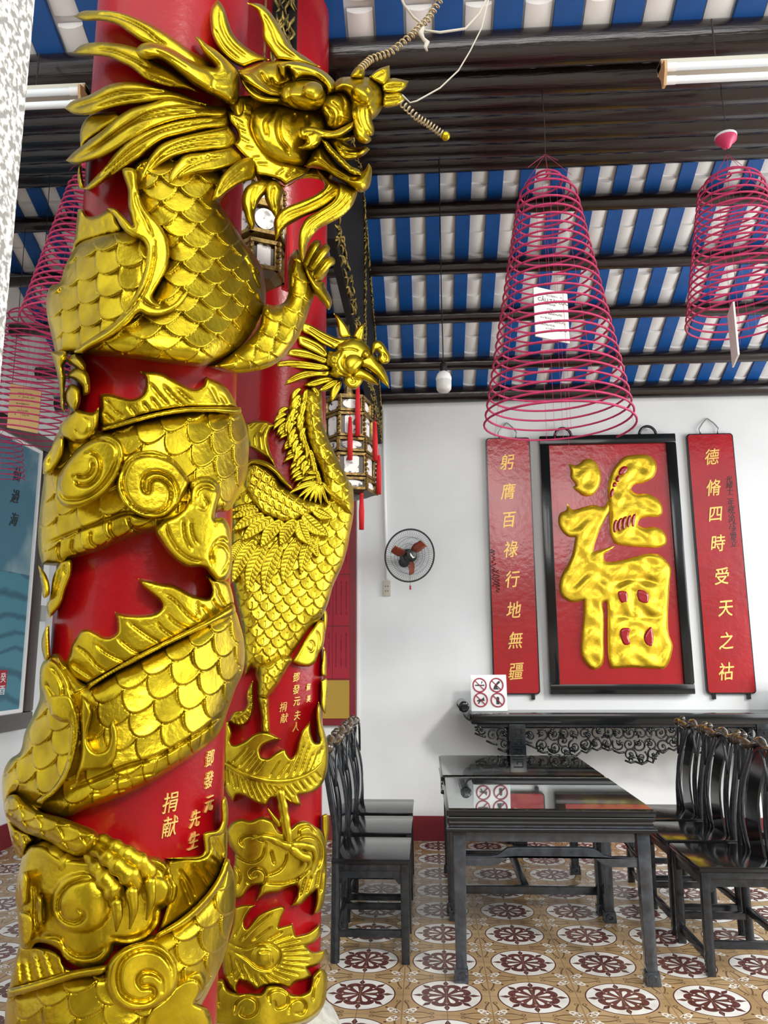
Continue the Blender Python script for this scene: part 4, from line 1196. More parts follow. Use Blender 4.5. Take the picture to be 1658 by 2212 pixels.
g('brow_ridge', 'B', '470,150* 540,135 600,128 720,148 830,188 920,248 974,320 965,392 908,415* 885,352 810,283 710,268 650,285 625,300* 600,245 560,195* 545,285* 505,245 490,190', flat=(.30, -.12), H=.06, edge=15, step=2.5, thick=.10, grooves=gr('B', '560,170 680,190 800,230 900,310', w=3, d=.008))
for s_ in ('150,230* 240,225 330,300 420,370 500,405 495,440* 400,430 290,375 200,310', '165,290* 250,370 350,420 500,455 498,490* 390,495 290,470 215,400'):
    g('eyelid_fold', 'B', s_, flat=(.30, -.12), H=.045, edge=11, step=2.5, thick=.08)
g('snout', 'B', '838,545 890,430 960,388 1060,395 1112,470 1125,560 1135,650 1050,695 960,725 910,695 880,615', flat=(.28, -.12), H=.085, edge=45, step=3, thick=.18, back=True,
  grooves=gr('B', '905,420 1000,420 1050,480 1040,580', '880,510 950,600 930,690', '930,470 1010,560 1000,680', w=3.2, d=.013))
g('nose', 'B', '962,330 1010,275 1110,262 1220,262 1310,280 1370,330 1396,410 1390,500 1350,580 1290,635 1230,610 1120,570 1108,480 1050,400 958,390', flat=(.30, -.12), H=.095, edge=55, step=3, thick=.16, back=True,
  grooves=gr('B', '1120,330 1180,310 1260,320', '1240,370 1260,410', w=3.2, d=.013), bumps=[(1210, 400, 95, .025), (1310, 560, 70, .02)])
g('moustache', 'B', '1120,560 1180,492 1270,515 1292,640 1311,730 1292,775 1270,775* 1287,802 1258,837 1190,832 1140,775 1130,650', flat=(.33, -.12), H=.055, edge=16, step=3, thick=.14, back=True,
  grooves=gr('B', '1145,500 1160,640 1210,740', '1195,500 1210,640 1270,770', '1235,520 1245,640 1290,740', w=3.4, d=.012))
for s, gl in (('1270,262* 1340,200 1442,163* 1442,285 1390,340 1320,305', '1300,270 1400,210'), ('1370,335* 1445,278 1605,297* 1592,345 1535,395 1440,410 1390,395', '1400,350 1560,330'), ('1393,400* 1540,403 1592,450* 1540,500 1450,527 1393,525', '1400,460 1540,440')):
    g('nostril_petal', 'B', s, flat=(.33, -.12), H=.03, edge=10, step=2.5, thick=.05, back=True, grooves=gr('B', gl, w=2.8, d=.011))
g('antenna_socket', 'B', '1108,265 1150,182 1190,165 1225,190 1220,268', flat=(.32, -.12), H=.035, edge=12, step=2.5, thick=.06, back=True)
g('upper_lip', 'B', '655,872* 700,850 715,818 675,800 655,750 670,705 720,690 800,697 880,722 960,727 1040,697 1132,645* 1132,705 1090,738 1000,785 900,798 862,795 850,835 800,882 740,897 690,892', flat=(.33, -.12), H=.055, edge=13, step=2.5, thick=.10,
  grooves=gr('B', '1120,680 1000,745 880,760 780,725 710,735 700,790', '750,850 720,800 735,760 800,740', w=2.8, d=.011))
g('tongue', 'B', '900,800* 1000,800 1060,830 1150,872 1245,868 1272,890* 1220,942 1130,977 1040,977 990,930 950,880', flat=(.27, -.12), H=.055, edge=18, step=3, thick=.06, back=True, grooves=gr('B', '960,820 1060,890 1200,910', '1000,880 1080,940 1180,930', w=3.2, d=.013))
g('palate', 'B', '820,700 960,740 1100,700 1135,780 1060,830 980,830 860,860', flat=(.24, -.12), H=.03, edge=14, step=4, thick=.06, back=True)
jaw = g('lower_jaw', 'B', '760,950 800,880 850,845 890,880 940,950 1000,1020 1080,1075 1150,1098 1220,1072 1262,1012* 1285,1040 1287,1130 1262,1222 1200,1262 1130,1232 1060,1182 960,1122 900,1082 800,1052 720,1042', flat=(.29, -.12), H=.07, edge=26, step=3, thick=.16, back=True,
  grooves=gr('B', '830,870 900,980 1000,1090 1120,1150 1230,1120', '760,960 860,1000 960,1080 1080,1140', w=3, d=.010))
g('teeth', 'B', '850,805* 895,815 955,880 1035,960 1105,1030 1190,1075 1195,1110* 1120,1105 1040,1045 960,965 890,890', flat=(.335, -.12), H=.04, edge=8, step=2.5, thick=.09,
  grooves=gr('B', '880,860 925,830', '920,905 960,870', '960,950 1000,915', '1000,985 1035,955', '1045,1030 1075,995', '1100,1070 1120,1030', '1150,1100 1165,1060', w=2, d=.010))
g('beard_lock', 'D', '1130,-60 1240,20 1330,60 1400,130 1300,200 1150,300 1030,350 940,400 860,450 800,540 776,562* 770,470 765,390 800,320 870,270 1000,215 1120,160 1200,90', flat=(.255, -.12), H=.04, edge=13, step=3, thick=.05, back=True,
  grooves=gr('D', '1330,110 1200,210 1050,290 880,360 800,460', '1290,70 1180,170 1020,250 860,320 800,400', '1380,150 1250,250 1080,330 930,400', w=2.8, d=.009))
g('beard_lock', 'D', '1330,60 1400,80 1482,120 1472,190 1432,270 1352,350 1240,412 1160,455 1110,505 1062,580 1032,680 1012,745* 980,660 975,560 990,460 1040,370 1150,300 1280,200', flat=(.275, -.12), H=.04, edge=13, step=3, thick=.05, back=True,
  grooves=gr('D', '1440,150 1350,260 1220,350 1090,450 1010,580', '1400,130 1300,250 1150,350 1060,420 1000,560', '1460,200 1370,300 1230,390 1100,480 1030,600', w=2.8, d=.009))
for s, gl in (('310,1162 200,1220 165,1330 190,1450 230,1550 260,1588* 282,1540 282,1430 330,1320 385,1250 395,1175', '300,1190 265,1300 265,1450'), ('375,1180 440,1158 500,1190 525,1235 505,1330 492,1430 462,1495* 450,1470 400,1390 365,1300', '450,1200 430,1300 455,1430')):
    g('throat_leaf', 'B', s, flat=(.255, -.10), H=.04, edge=13, step=3, thick=.05, back=True, grooves=gr('B', gl, w=3, d=.010))
g('throat', 'B', '290,1105 400,1125 520,1200 560,1210 640,1160 760,1050 950,1100 930,1160 900,1180 830,1150 700,1140 600,1180 500,1240* 420,1200 330,1190', flat=(.20, -.10), H=.03, edge=12, step=4, thick=.08, back=True)

# spring whiskers on the nose
def spring(path, turns, r, w, parent, name):
    p = np.array(path)
    t = np.linspace(0, 1, turns * 10)
    c = np.array([np.interp(t, np.linspace(0, 1, len(p)), p[:, k]) for k in range(3)]).T
    tg = np.gradient(c, axis=0)
    tg /= np.linalg.norm(tg, axis=1, keepdims=True)
    n = np.cross(tg, (0, 1.0, 0))
    n /= np.linalg.norm(n, axis=1, keepdims=True)
    b = np.cross(tg, n)
    a = t * turns * 2 * PI
    q = c + r * (np.cos(a)[:, None] * n + np.sin(a)[:, None] * b) - np.array(parent.location)
    return MB().tube(q, w, 5).build(name, M['springwire'], parent, smooth=180)
M['springwire'] = mat('brassy_spring_wire', (0.42, 0.33, 0.20), 0.4, 0.6)
def on_board(x, y, q, sl=-.12, sh=DR):
    t = sh.depth(np.array([x]), np.array([y]), 0, (q, sl))
    return (EYE + ray(np.array([x]), np.array([y])) * t[:, None])[0]
spring([on_board(*q) for q in ((778, 148, .36), (800, 128, .37), (845, 112, .38), (890, 75, .39), (925, 40, .40), (958, -12, .41))], 26, .0085, .0024, dragon, 'whisker_spring')
s2 = spring([on_board(*q) for q in ((866, 222, .35), (900, 253, .37), (930, 272, .38), (958, 292, .39))], 14, .0085, .0024, dragon, 'whisker_spring')
MB().ball(on_board(962, 294, .39) - np.array(dragon.location), .0125, 10).build('whisker_bead', G1, s2)

# carved writing
def writing(sh, parent, spec, m, size):
    for ch, x, y, *sz in spec:
        t = sh.depth(np.array([x]), np.array([y]), .002)
        c = (EYE + ray(np.array([x]), np.array([y])) * t[:, None])[0]
        n = c - np.array([sh.c[0], sh.c[1], c[2]])
        n /= np.linalg.norm(n)
        ex = np.cross((0, 0, 1.0), n)
        o = glyph('gilded_character', ch, sz[0] if sz else size, (c - np.array(parent.location), ex, (0, 0, 1.0)), m, parent, depth=.003, shear=.08, bold=0, wobble=.3, aspect=.80)
M['goldink'] = mat('gilt_lettering', (0.85, 0.55, 0.16), 0.4, 0.5)
writing(DR, col_d, (('鄧', 452, 1638), ('發', 450, 1684), ('元', 451, 1736), ('先', 420, 1768), ('生', 417, 1815), ('捐', 367, 1733, .046), ('献', 366, 1785, .046)), M['goldink'], .040)
# ================================================================== the phoenix on the second column
phx = thing('phoenix_sculpture', 'golden phoenix carved in relief on the farther red column, facing right', 'sculpture', (PH.c[0], PH.c[1], 0.3))
G2 = M['gold2']
def h_(name, crop, outline, **k):
    par = k.pop('parent', phx)
    return relief(name, PH, outline, par, k.pop('m', G2), crop=crop, **k)
ST = 2.2
# body and neck
h_('body', '.', '520,985 560,1000 610,1035 650,1065 700,1060 730,1040 756,1042 764,1086 762,1120 756,1150 750,1184 739,1221 719,1266 706,1309 692,1337 672,1354 650,1390 631,1419 618,1446 601,1478 590,1500 570,1506 558,1500 553,1472 545,1445 528,1462* 524,1400 520,1350 508,1290 500,1240 498,1150 503,1060',
   flat=(.185, -.28), H=.085, edge=42, step=1.9, p=2.2, scales=(6, 33, 19, .016, .2, .6), thick=.10, back=True)
h_('neck', 'P', '945,-190 1130,-190 1155,0 1170,200 1240,400 1330,590 1430,780 1490,930 1518,1080 1500,1250* 1350,1180 1200,1050 1160,900 1130,760 1060,600 980,400 940,200 925,0', flat=(.20, -.22), H=.075, edge=24, step=1.9, scales=(-8, 30, 15, .013, .2, .6), thick=.08, back=True)
h_('ruff', 'P', '790,-140 950,-150 955,100 1000,380 1080,600 1150,800 1185,950 1060,940 960,800 925,620 880,520 800,430 750,330 730,130 760,0', flat=(.195, -.22), H=.055, edge=12, step=2.2, thick=.06, back=True, grooves=gr('P', '830,-60 780,60', '880,0 790,140', '900,120 800,260', '940,200 850,340', '960,320 870,420', '1000,420 910,560', '1040,540 950,660', '1080,640 970,760', w=2.2, d=.010))
# wing
h_('wing_shoulder', 'P', '280,690 310,650 380,625 470,650 600,740 700,880 790,950 860,1000 1000,1060 1150,1110 1130,1200 950,1280 740,1345 600,1305 480,1265 390,1185 300,1010 240,900', flat=(.25, -.26), H=.055, edge=16, step=1.8, scales=(-15, 24, 13, .013, .25, .65), thick=.06)
h_('wing_root', 'P', '280,640* 330,600 430,600 540,640 640,720 730,830 810,940* 700,880 590,760 450,680 340,670 290,720', lift=.075, H=.05, edge=8, step=2.0, thick=.06)
def feather(name, crop, x0, y0, x1, y1, w, lift, n=9, H=.024, bend=.06):
    ox, oy, sc = CROP[crop]
    a, b = np.array([ox + x0 / sc, oy + y0 / sc]), np.array([ox + x1 / sc, oy + y1 / sc])
    w = w / sc
    d = b - a
    L = np.linalg.norm(d)
    d /= L
    s = np.array([-d[1], d[0]])
    t = np.linspace(0, 1, 12)
    wid = w * np.sin(np.clip(t * .86 + .14, 0, 1) * PI)**.75
    mid = a + d * (t[:, None] * L) + s * (bend * L * np.sin(t * PI))[:, None]
    out = np.r_[mid + s * wid[:, None], (mid - s * wid[:, None])[::-1][1:]]
    gs = [(mid[:-1], 1.1, .005)]
    for k in range(n):
        q = (k + 1) / (n + 1)
        c = a + d * (q * L) + s * (bend * L * math.sin(q * PI))
        for sg in (1, -1):
            ww = w * math.sin(min(1, q * .86 + .14) * PI)**.75
            gs.append((np.array([c + s * sg * ww * .10, c + s * sg * ww * .70 + d * ww * .40]), .9, .0035))
    relief(name, PH, out, phx, G2, flat=(lift, -.26), H=H, edge=3.5, step=1.6, grooves=gs, thick=.03)
for x0, y0, x1, y1, w in ((1140, -10, 955, 495, 84), (960, 40, 745, 605, 92), (740, 90, 525, 722, 96), (545, 140, 340, 710, 96), (440, 90, 165, 590, 90), (290, 90, 150, 360, 76), (1100, 30, 1150, 300, 60)):
    feather('wing_feather', 'Q', x0, y0, x1, y1, w, .268, 11)
for x0, y0, x1, y1, w in ((930, 1240, 1228, 1490, 92), (880, 1300, 1008, 1598, 90), (850, 1300, 662, 1598, 90), (690, 1310, 436, 1622, 88), (580, 1280, 215, 1545, 84), (480, 1240, 100, 1435, 72), (420, 1180, 85, 1295, 56), (390, 1150, 75, 1205, 44), (1040, 1180, 1275, 1280, 62)):
    feather('wing_feather', 'P', x0, y0, x1, y1, w, .286, 8)
h_('back_feather', 'P', '270,180* 400,150 500,155 600,205* 560,250 530,320 530,400 560,520 600,620 612,690* 540,610 430,530 310,460* 280,350', lift=.03, H=.05, edge=7, step=2.0, thick=.05, grooves=gr('P', '310,220 380,180', '330,250 430,170 470,165', '440,290 480,220 530,190', '310,350 320,430', '380,330 390,450', '450,330 470,490', '500,300 510,420 560,560', w=1.5, d=.005))
# ruff of tufts down the back of the neck
tp = line('215,640 205,760 190,860 200,950', 'U', 3.0)
tp2 = line('830,0 800,100 830,220 860,330 900,440 960,560 1000,680 1040,790 1070,860', 'P', 3.0)
allp = np.r_[tp, tp2]
k0 = 0
for i in range(0, len(allp), 4):
    c = allp[i]
    f = i / len(allp)
    for j in range(3):
        ang = math.radians(112 + (j - 1) * 26 + rng.uniform(-9, 9) + (30 * (f - .5)))
        L = rng.uniform(26, 40)
        d = np.array([math.cos(ang), math.sin(ang)])
        s = np.array([-d[1], d[0]])
        o_ = c + np.array([14 - 13 * j, -2.0]) + rng.uniform(-2, 2, 2)
        t = np.linspace(0, 1, 6)
        w = 6.6 * np.sin(np.clip(t * .85 + .15, 0, 1) * PI)**.8
        m_ = o_ + d * (t[:, None] * L) + s * (3.5 * np.sin(t * PI))[:, None] * (1 if j else -1)
        relief('neck_tuft', PH, np.r_[m_ + s * w[:, None], (m_ - s * w[:, None])[::-1][1:]], phx, G2, flat=(.238 + .012 * (j == 1), -.22), H=.022, edge=3, step=2.0, grooves=[(m_[:-1], 1.0, .005)], thick=.05)
for x0, y0, x1, y1 in ((1090, 860, 850, 930), (1090, 880, 740, 1010), (1100, 890, 860, 1060), (1110, 880, 920, 1100), (1120, 900, 1000, 1110), (1130, 890, 1070, 1120), (1140, 900, 1140, 1130), (1150, 890, 1225, 1120), (1160, 870, 1310, 1040), (1080, 800, 905, 860), (1090, 760, 960, 760)):
    feather('ruff_feather', 'P', x0, y0, x1, y1, 28, .29, 0, .016)
# head plumes
for s, gl in (('190,130 330,190 450,245 560,258* 470,318 430,338* 330,290 250,232 180,195', ('230,160 340,230 470,290', '215,185 320,255 430,320')), ('150,225 260,255 350,310 388,372* 370,400 280,362 155,300*', ('180,260 290,310 370,375',)),
              ('90,330 200,330 300,370 385,402* 375,442 250,412 60,385*', ('100,355 230,375 370,420',)), ('-10,432 80,408 200,420 385,452* 402,485 300,492 100,477 -10,475*', ('0,450 150,440 380,470', '20,465 180,465 370,480')),
              ('26,620* 90,540 200,493 330,500 400,488* 392,535 300,542 180,570 90,602', ('60,585 200,525 380,515',)), ('185,612* 250,570 400,540 440,562* 370,592 280,622', ('220,605 420,560',)), ('292,657* 340,608 420,560 475,560* 440,612 370,652', ('320,645 450,575',)), ('410,737* 395,700 400,640 430,590 492,560* 480,620 442,690', ('412,710 470,590',))):
    h_('head_plume', 'U', s, flat=(.20, -.15), H=.028, edge=5, step=1.8, thick=.03, back=True, grooves=gr('U', *gl, w=1.6, d=.008))
h_('head', 'U', '385,345* 440,345 452,292* 560,248 630,262 690,310 715,365 700,420 640,470 600,520 560,560 510,590 500,552* 440,556 390,522 405,480 370,450', flat=(.215, -.15), H=.05, edge=20, step=1.8, thick=.08, back=True,
   grooves=gr('U', '455,295 430,350 385,365', '400,380 390,450 430,530', '480,360 445,430 480,510 530,540', '510,380 490,440 530,510', '450,340 560,330 620,350', '420,400 440,420', '415,440 440,445', '420,490 450,475', w=1.8, d=.008), bumps=[(575, 450, 75, .022)])
h_('beak', 'U', '620,400 680,370 720,372 760,420 805,475 842,560 848,632* 800,592 755,545 690,490 630,462', flat=(.225, -.15), H=.042, edge=12, step=1.7, thick=.05, back=True)
h_('beak', 'U', '560,520 620,470 690,500 745,545 765,608* 700,592 630,562 570,560', flat=(.215, -.15), H=.04, edge=11, step=1.7, thick=.05, back=True, grooves=gr('U', '630,470 700,500 755,560', w=1.8, d=.01))
h_('eye', 'U', '638,368 650,345 672,338 692,352 695,378 680,395 655,395', flat=(.265, -.15), H=.022, edge=8, step=1.4, thick=.03)
h_('crest', 'U', '425,60* 462,82 520,150 562,238* 480,243 450,130', flat=(.20, -.15), H=.025, edge=5, step=1.8, thick=.03, back=True)
h_('crest', 'U', '570,238* 592,190 640,140 658,136* 655,200 632,268', flat=(.20, -.15), H=.025, edge=5, step=1.8, thick=.03, back=True, grooves=gr('U', '640,170 610,250', w=1.5, d=.006))
h_('comb', 'U', '715,335 728,280 760,266 790,278 830,332 857,392 842,436 792,442 760,402 775,370 745,345 720,372', flat=(.235, -.15), H=.03, edge=7, step=1.7, thick=.03, back=True, grooves=gr('U', '740,345 790,320', '800,430 825,400 800,360', w=1.5, d=.008))
h_('wattle', 'U', '500,560 540,528 600,545 648,558 630,602 590,637 530,622', flat=(.235, -.15), H=.035, edge=9, step=1.7, thick=.03, back=True, grooves=gr('U', '560,545 585,580 555,590', w=1.5, d=.008))
# leg, scarf of tail feathers
h_('thigh', 'R', '460,250* 640,180 800,120 860,180 800,290 700,470 615,580 570,640 480,620 462,440', lift=.04, H=.05, edge=16, step=ST, scales=(5, 28, 16, .013, .2, .6), thick=.06)
h_('shank', 'R', '470,610 580,620 592,760 600,900 612,1040* 515,1040 500,850 478,720', lift=.03, H=.045, edge=9, step=ST, scales=(0, 13, 9, .007), thick=.05)
h_('tail_feather', 'R', '130,900 150,840 200,780 290,768 335,700 335,570 370,480 408,425* 412,600 410,760 370,880 290,948 200,940', lift=.02, H=.035, edge=5, step=2.0, thick=.04,
   grooves=gr('R', '180,830 290,790 350,690 370,500', '200,930 190,860', '250,930 240,870', '300,920 280,850', '370,870 310,820', '400,780 350,760', '400,690 360,690', '400,600 365,600', w=1.9, d=.009))
h_('scarf', 'R', '60,960* 105,905 165,1040 150,1130 180,1170 300,1132 420,1045 520,1018 640,1045 727,1105* 600,1142 520,1180 488,1240 510,1310 580,1322 680,1252 780,1218 800,1270 850,1322 900,1262 930,1140 980,1000 1065,900* 1080,1050 1120,1142 1170,1140 1150,1000 1140,760 1165,672* 1192,760 1205,900 1255,1100 1275,1250 1255,1500 1200,1632 1100,1712 1000,1745 930,1752* 972,1867* 880,1862 720,1792 620,1792 560,1872* 450,1842 300,1762 220,1752 180,1832* 110,1742 75,1632 68,1400',
   lift=.045, H=.035, edge=6, step=2.0, thick=.07, grooves=gr('R', *[f'{a},{b} {c},{d}' for a, b, c, d in ((110, 1450, 130, 1640), (160, 1480, 210, 1690), (215, 1520, 240, 1690), (270, 1550, 320, 1720), (330, 1580, 410, 1790), (395, 1600, 490, 1830), (460, 1615, 560, 1800), (520, 1630, 600, 1750), (580, 1640, 680, 1760), (650, 1650, 760, 1770), (720, 1650, 860, 1830), (790, 1640, 880, 1760), (860, 1620, 930, 1700), (940, 1590, 1010, 1690), (1010, 1560, 1080, 1650), (1070, 1530, 1140, 1620), (1130, 1480, 1190, 1560), (170, 1380, 330, 1210), (240, 1430, 420, 1240), (330, 1470, 460, 1310), (420, 1510, 540, 1360), (600, 1540, 720, 1350), (690, 1550, 830, 1360), (780, 1540, 930, 1250), (870, 1530, 1000, 1150), (950, 1510, 1060, 1180), (1030, 1480, 1110, 1260), (1100, 1440, 1170, 1250), (1160, 1380, 1210, 1200))], w=1.9, d=.009))
limb('quill', PH, '80,1380,18 170,1440,18 300,1510,20 450,1555,22 600,1585,22 760,1588,22 900,1565,20 1020,1520,18 1130,1450,14 1200,1380,8', phx, G2, crop='R', lift=.085, knuckle=.06)
limb('shank', PH, '520,60,30 545,180,30 560,280,30 578,380,28 585,420,26', phx, G2, crop='S', lift=.075, knuckle=.08)
for s in ('585,440,24 530,420,24 460,385,20 400,375,14 330,390,4', '600,450,26 660,500,26 720,530,24 725,570,16 685,620,4', '610,430,24 680,430,24 750,460,22 765,510,18 735,600,4'):
    limb('toe', PH, s, phx, G2, crop='S', lift=.09, knuckle=.1)
limb('claw', PH, '520,290,20 480,240,14 440,180,4', phx, G2, crop='S', lift=.06)
h_('cloud_scroll', 'S', '158,345 190,275 255,248 320,260 400,235 470,258 530,335 590,310 640,270 700,263 760,300 800,330 835,420 842,560 832,760 800,880 748,910* 770,800 770,740* 720,780 660,842 600,847* 640,760 640,720 600,713 520,752 420,772 362,812* 380,740 388,702* 320,720 260,790 210,800* 200,700 200,600 210,500 172,430', lift=.03, H=.045, edge=9, step=2.2, thick=.06,
   grooves=gr('S', '420,420 400,510 350,545 290,540 215,490 180,410', '270,440 250,400 280,370 340,365 400,400', '300,690 350,710 400,700 425,650 400,600 350,590 315,620 330,650 360,640', '430,640 520,600 560,540 570,480', '420,690 560,690 660,650 720,600', '480,560 460,470', '650,380 660,320 720,300 760,350', '620,410 680,370 760,380 800,440 800,540 760,620', '650,650 610,760', '700,640 660,780', '740,640 700,760', '790,600 770,720', '820,600 800,760', '210,560 250,650 230,720', w=2.5, d=.016))
h_('flame_feather', 'W', '110,1830 165,1650 180,1525* 240,1508 302,1512* 255,1570 238,1620 250,1648 320,1570 400,1530 462,1512* 477,1530 455,1590 440,1642* 480,1630 522,1618* 530,1650 540,1692* 620,1670 682,1618* 688,1680 650,1730 600,1752* 640,1785 690,1780 713,1770* 716,1810 690,1850 650,1872 608,1882* 632,1930 600,1950 550,1962* 530,1975 510,1998* 440,1980 370,1985 312,2012* 260,1970 210,1955* 195,1990 202,2045* 160,2000 125,1940', lift=.02, H=.035, edge=6, step=2.2, thick=.05,
   grooves=gr('W', '150,1735 240,1770 330,1742 400,1745 448,1790 440,1850 390,1892 320,1885 250,1830 160,1775', '330,1790 390,1790 400,1850', *[f'{300+int(170*math.cos(a))},{1815+int(110*math.sin(a))} {330+int(300*math.cos(a))},{1815+int(165*math.sin(a))}' for a in np.linspace(-1.1, 2.3, 16)], '180,1700 230,1600', '220,1720 300,1640 400,1560', '290,1720 400,1640', '150,1800 170,1940', '190,1830 240,1950', '240,1860 290,1960', w=2.0, d=.010), bumps=[(345, 1815, 62, .016)])
h_('cloud_scroll', 'W', '20,2000* 60,1950 110,1948 140,2005 190,2028 280,2030 340,2028 370,1990 450,1990 510,2030 560,2042* 620,2010 640,1930 680,1882* 712,1895 722,2030 702,2110 650,2170 560,2215 100,2225 20,2200', lift=.03, H=.045, edge=9, step=2.2, thick=.08,
   grooves=gr('W', '180,2150 190,2090 250,2050 310,2080 310,2140 260,2170 215,2150 230,2110', '390,2090 380,2040 430,2010 490,2040 485,2100 430,2120 415,2080', '500,2150 510,2090 560,2065 600,2100 580,2150 540,2150', '90,2110 80,2020 110,1980', '640,2080 650,1990 680,1920', w=2.5, d=.016))
h_('cloud_scroll', 'Q', '1180,1010 1232,1030 1240,1150 1220,1300 1170,1400 1120,1510 1060,1548 980,1545 850,1500* 920,1380 1000,1240 1090,1110', lift=.01, H=.035, edge=7, step=2.2, thick=.06, grooves=gr('Q', '1030,1330 1080,1380 1115,1320 1090,1260 1050,1270', '1130,1130 1170,1190 1165,1330 1130,1440', w=1.8, d=.008))
for s in ('1215,870* 1250,900 1252,1120 1235,1180* 1222,1050', '1225,1320* 1250,1400 1255,1660* 1210,1660 1208,1450'):
    h_('edge_feather', 'Q', s, lift=.01, H=.02, edge=4, step=2, thick=.05)
h_('edge_feather', 'R', '1190,430* 1250,400 1258,700 1245,830* 1205,760 1195,560', lift=.015, H=.02, edge=4, step=2, thick=.05)
h_('edge_feather', 'S', '812,225* 842,215 848,400 835,440* 815,330', lift=.01, H=.02, edge=4, step=2, thick=.05)
h_('edge_feather', 'R', '60,960* 70,905 120,900 125,990 100,1100 88,1400 90,1600 60,1660* 55,1300', lift=.06, H=.02, edge=4, step=2, thick=.05)
writing(PH, col_p, (('鄧', 639, 1463), ('發', 639, 1489), ('元', 640, 1515), ('夫', 641, 1545), ('人', 638, 1570), ('蘇', 665, 1484, .027), ('美', 665, 1509, .027), ('捐', 611, 1527), ('献', 613, 1551)), M['goldink'], .036)
# ================================================================== on the back wall
class Board:
    """an upright board parallel to the back wall"""
    def __init__(s, y): s.y = y
    def depth(s, px, py, lift=0.0, flat=None): return (s.y - lift) / ray(px, py)[:, 1]
    def unwrap(s, px, py): return px, py
CROP['K'] = (980, 900, 2.445)
M['boardred'] = mat('red_lacquered_board', (0.42, 0.006, 0.014), 0.25, 0, .5, coat=.6, bump=.5, bscale=18, bdist=.004, vary=.2, vscale=4)
M['boardgold'] = mat('yellow_gilding', (0.78, 0.55, 0.03), 0.36, 0.75, bump=.5, bscale=30, bdist=.006)
fx0, fx1, fz0, fz1 = 1.043, 2.262, 1.205, 3.505
fu = thing('fortune_panel', 'large red panel with raised golden fortune character in thick black frame', 'plaque', ((fx0 + fx1) / 2, 6.85, fz0))
def fb(x0, x1, y0, y1, z0, z1): return (x0 - fu.location[0], x1 - fu.location[0], y0 - 6.85, y1 - 6.85, z0 - fz0, z1 - fz0)
MB().box(*fb(fx0 + .05, fx1 - .05, 6.83, 6.875, fz0 + .05, fz1 - .05)).build('panel', M['boardred'], fu)
b = MB()
fw = .085
for q in ((fx0, fx1, fz0, fz0 + fw), (fx0, fx1, fz1 - fw, fz1), (fx0, fx0 + fw, fz0 + fw, fz1 - fw), (fx1 - fw, fx1, fz0 + fw, fz1 - fw)): b.box(*fb(q[0], q[1], 6.80, 6.88, q[2], q[3]))
b.build('frame', M['black'], fu, bevel=.01)
for x in (1.26, 2.02):
    MB().tube([(x - fu.location[0] + .075 * math.cos(a) * (1 if True else 1), -.03, fz1 - fz0 - .01 + .085 * math.sin(a)) for a in np.linspace(.1, PI - .1, 12)], .013, 8).build('hanging_loop', M['blackworn'], fu, smooth=180)
BD = Board(6.828)
def ham(P, dd): return .007 * np.sin(P[:, 0] * .13 + 2 * np.sin(P[:, 1] * .05)) * np.clip(dd / 20, 0, 1) + .005 * np.sin(P[:, 1] * .16 + 2 * np.sin(P[:, 0] * .07)) * np.clip(dd / 20, 0, 1)
fug = dict(sh=BD, parent=fu, m=M['boardgold'], H=.035, edge=11, step=3, thick=.02, extra=ham)
def gk(name, s, **k):
    q = dict(fug)
    q.update(k)
    return relief(name, q.pop('sh'), s, q.pop('parent'), q.pop('m'), crop='K', **q)
gk('fortune_stroke', '603,250* 650,255 690,225 730,225 760,260 776,310 765,370 730,415 690,420 650,395 625,372* 640,362 615,320 615,280')
gk('fortune_stroke', '815,440 812,370 825,310 855,255 900,212 960,200 1030,205 1065,240 1070,280 1050,322 1000,350 950,362 935,382 960,405 1020,407 1070,430 1098,470 1098,512 1075,530 1020,530 980,545 972,570 1000,585 1060,582 1100,600 1122,640 1118,672 1090,690 1000,690 900,682 855,672 832,640 820,580 822,500')
gk('fortune_stroke', '550,540 560,510 595,490 597,458* 625,490 680,478 740,466 790,475 815,440* 825,490 800,540 770,600 742,680 735,715* 800,695 850,683* 830,700 790,735 800,762 870,760 950,740 1030,722 1080,727 1120,760 1145,800 1140,870 1135,950 1130,1050 1135,1150 1155,1210 1150,1250 1135,1300 1110,1330 1060,1332 940,1326 830,1332* 815,1280 808,1150 808,1050 806,978* 788,985 795,1050 795,1180 792,1290 770,1325 740,1338 700,1310 675,1270 670,1180 680,1080 685,973* 620,980 570,950 555,900 570,830 600,780 625,720 640,638* 600,632 560,590',
   grooves=[(line('800,980 798,1320', 'K'), 3, .03), (line('840,880 960,860 1090,880', 'K'), 8, .02), (line('830,1050 960,1060 1110,1050', 'K'), 8, .015), (line('950,900 945,1060', 'K'), 6, .015)])
for s in ('868,925 910,925 915,980 890,985 875,970', '972,915 1026,935 1022,985 975,970', '882,1122 930,1120 922,1160 930,1200 900,1205 882,1170', '1040,1110 1045,1218 1030,1216 1008,1190 1005,1160'):
    gk('red_recess', s, m=M['boardred'], lift=.036, H=.012, edge=3, step=2.5, thick=.05, extra=None)
for s in ('870,290 895,262 915,265 915,285 890,308 872,306', '855,322 868,310 877,318 868,345 855,342', '842,348 855,345 858,365 848,372 838,368', '832,382 842,378 838,420 826,426'):
    gk('red_recess', s, m=M['boardred'], lift=.036, H=.012, edge=3, step=2.5, thick=.05, extra=None)
for k in range(5):
    x = 846 + k * 24
    y = 612 - k * 7
    gk('red_recess', f'{x},{y} {x+3},{y-65} {x+16},{y-72} {x+12},{y-30} {x+8},{y-2}', m=M['boardred'], lift=.036, H=.012, edge=3, step=2.5, thick=.05, extra=None)

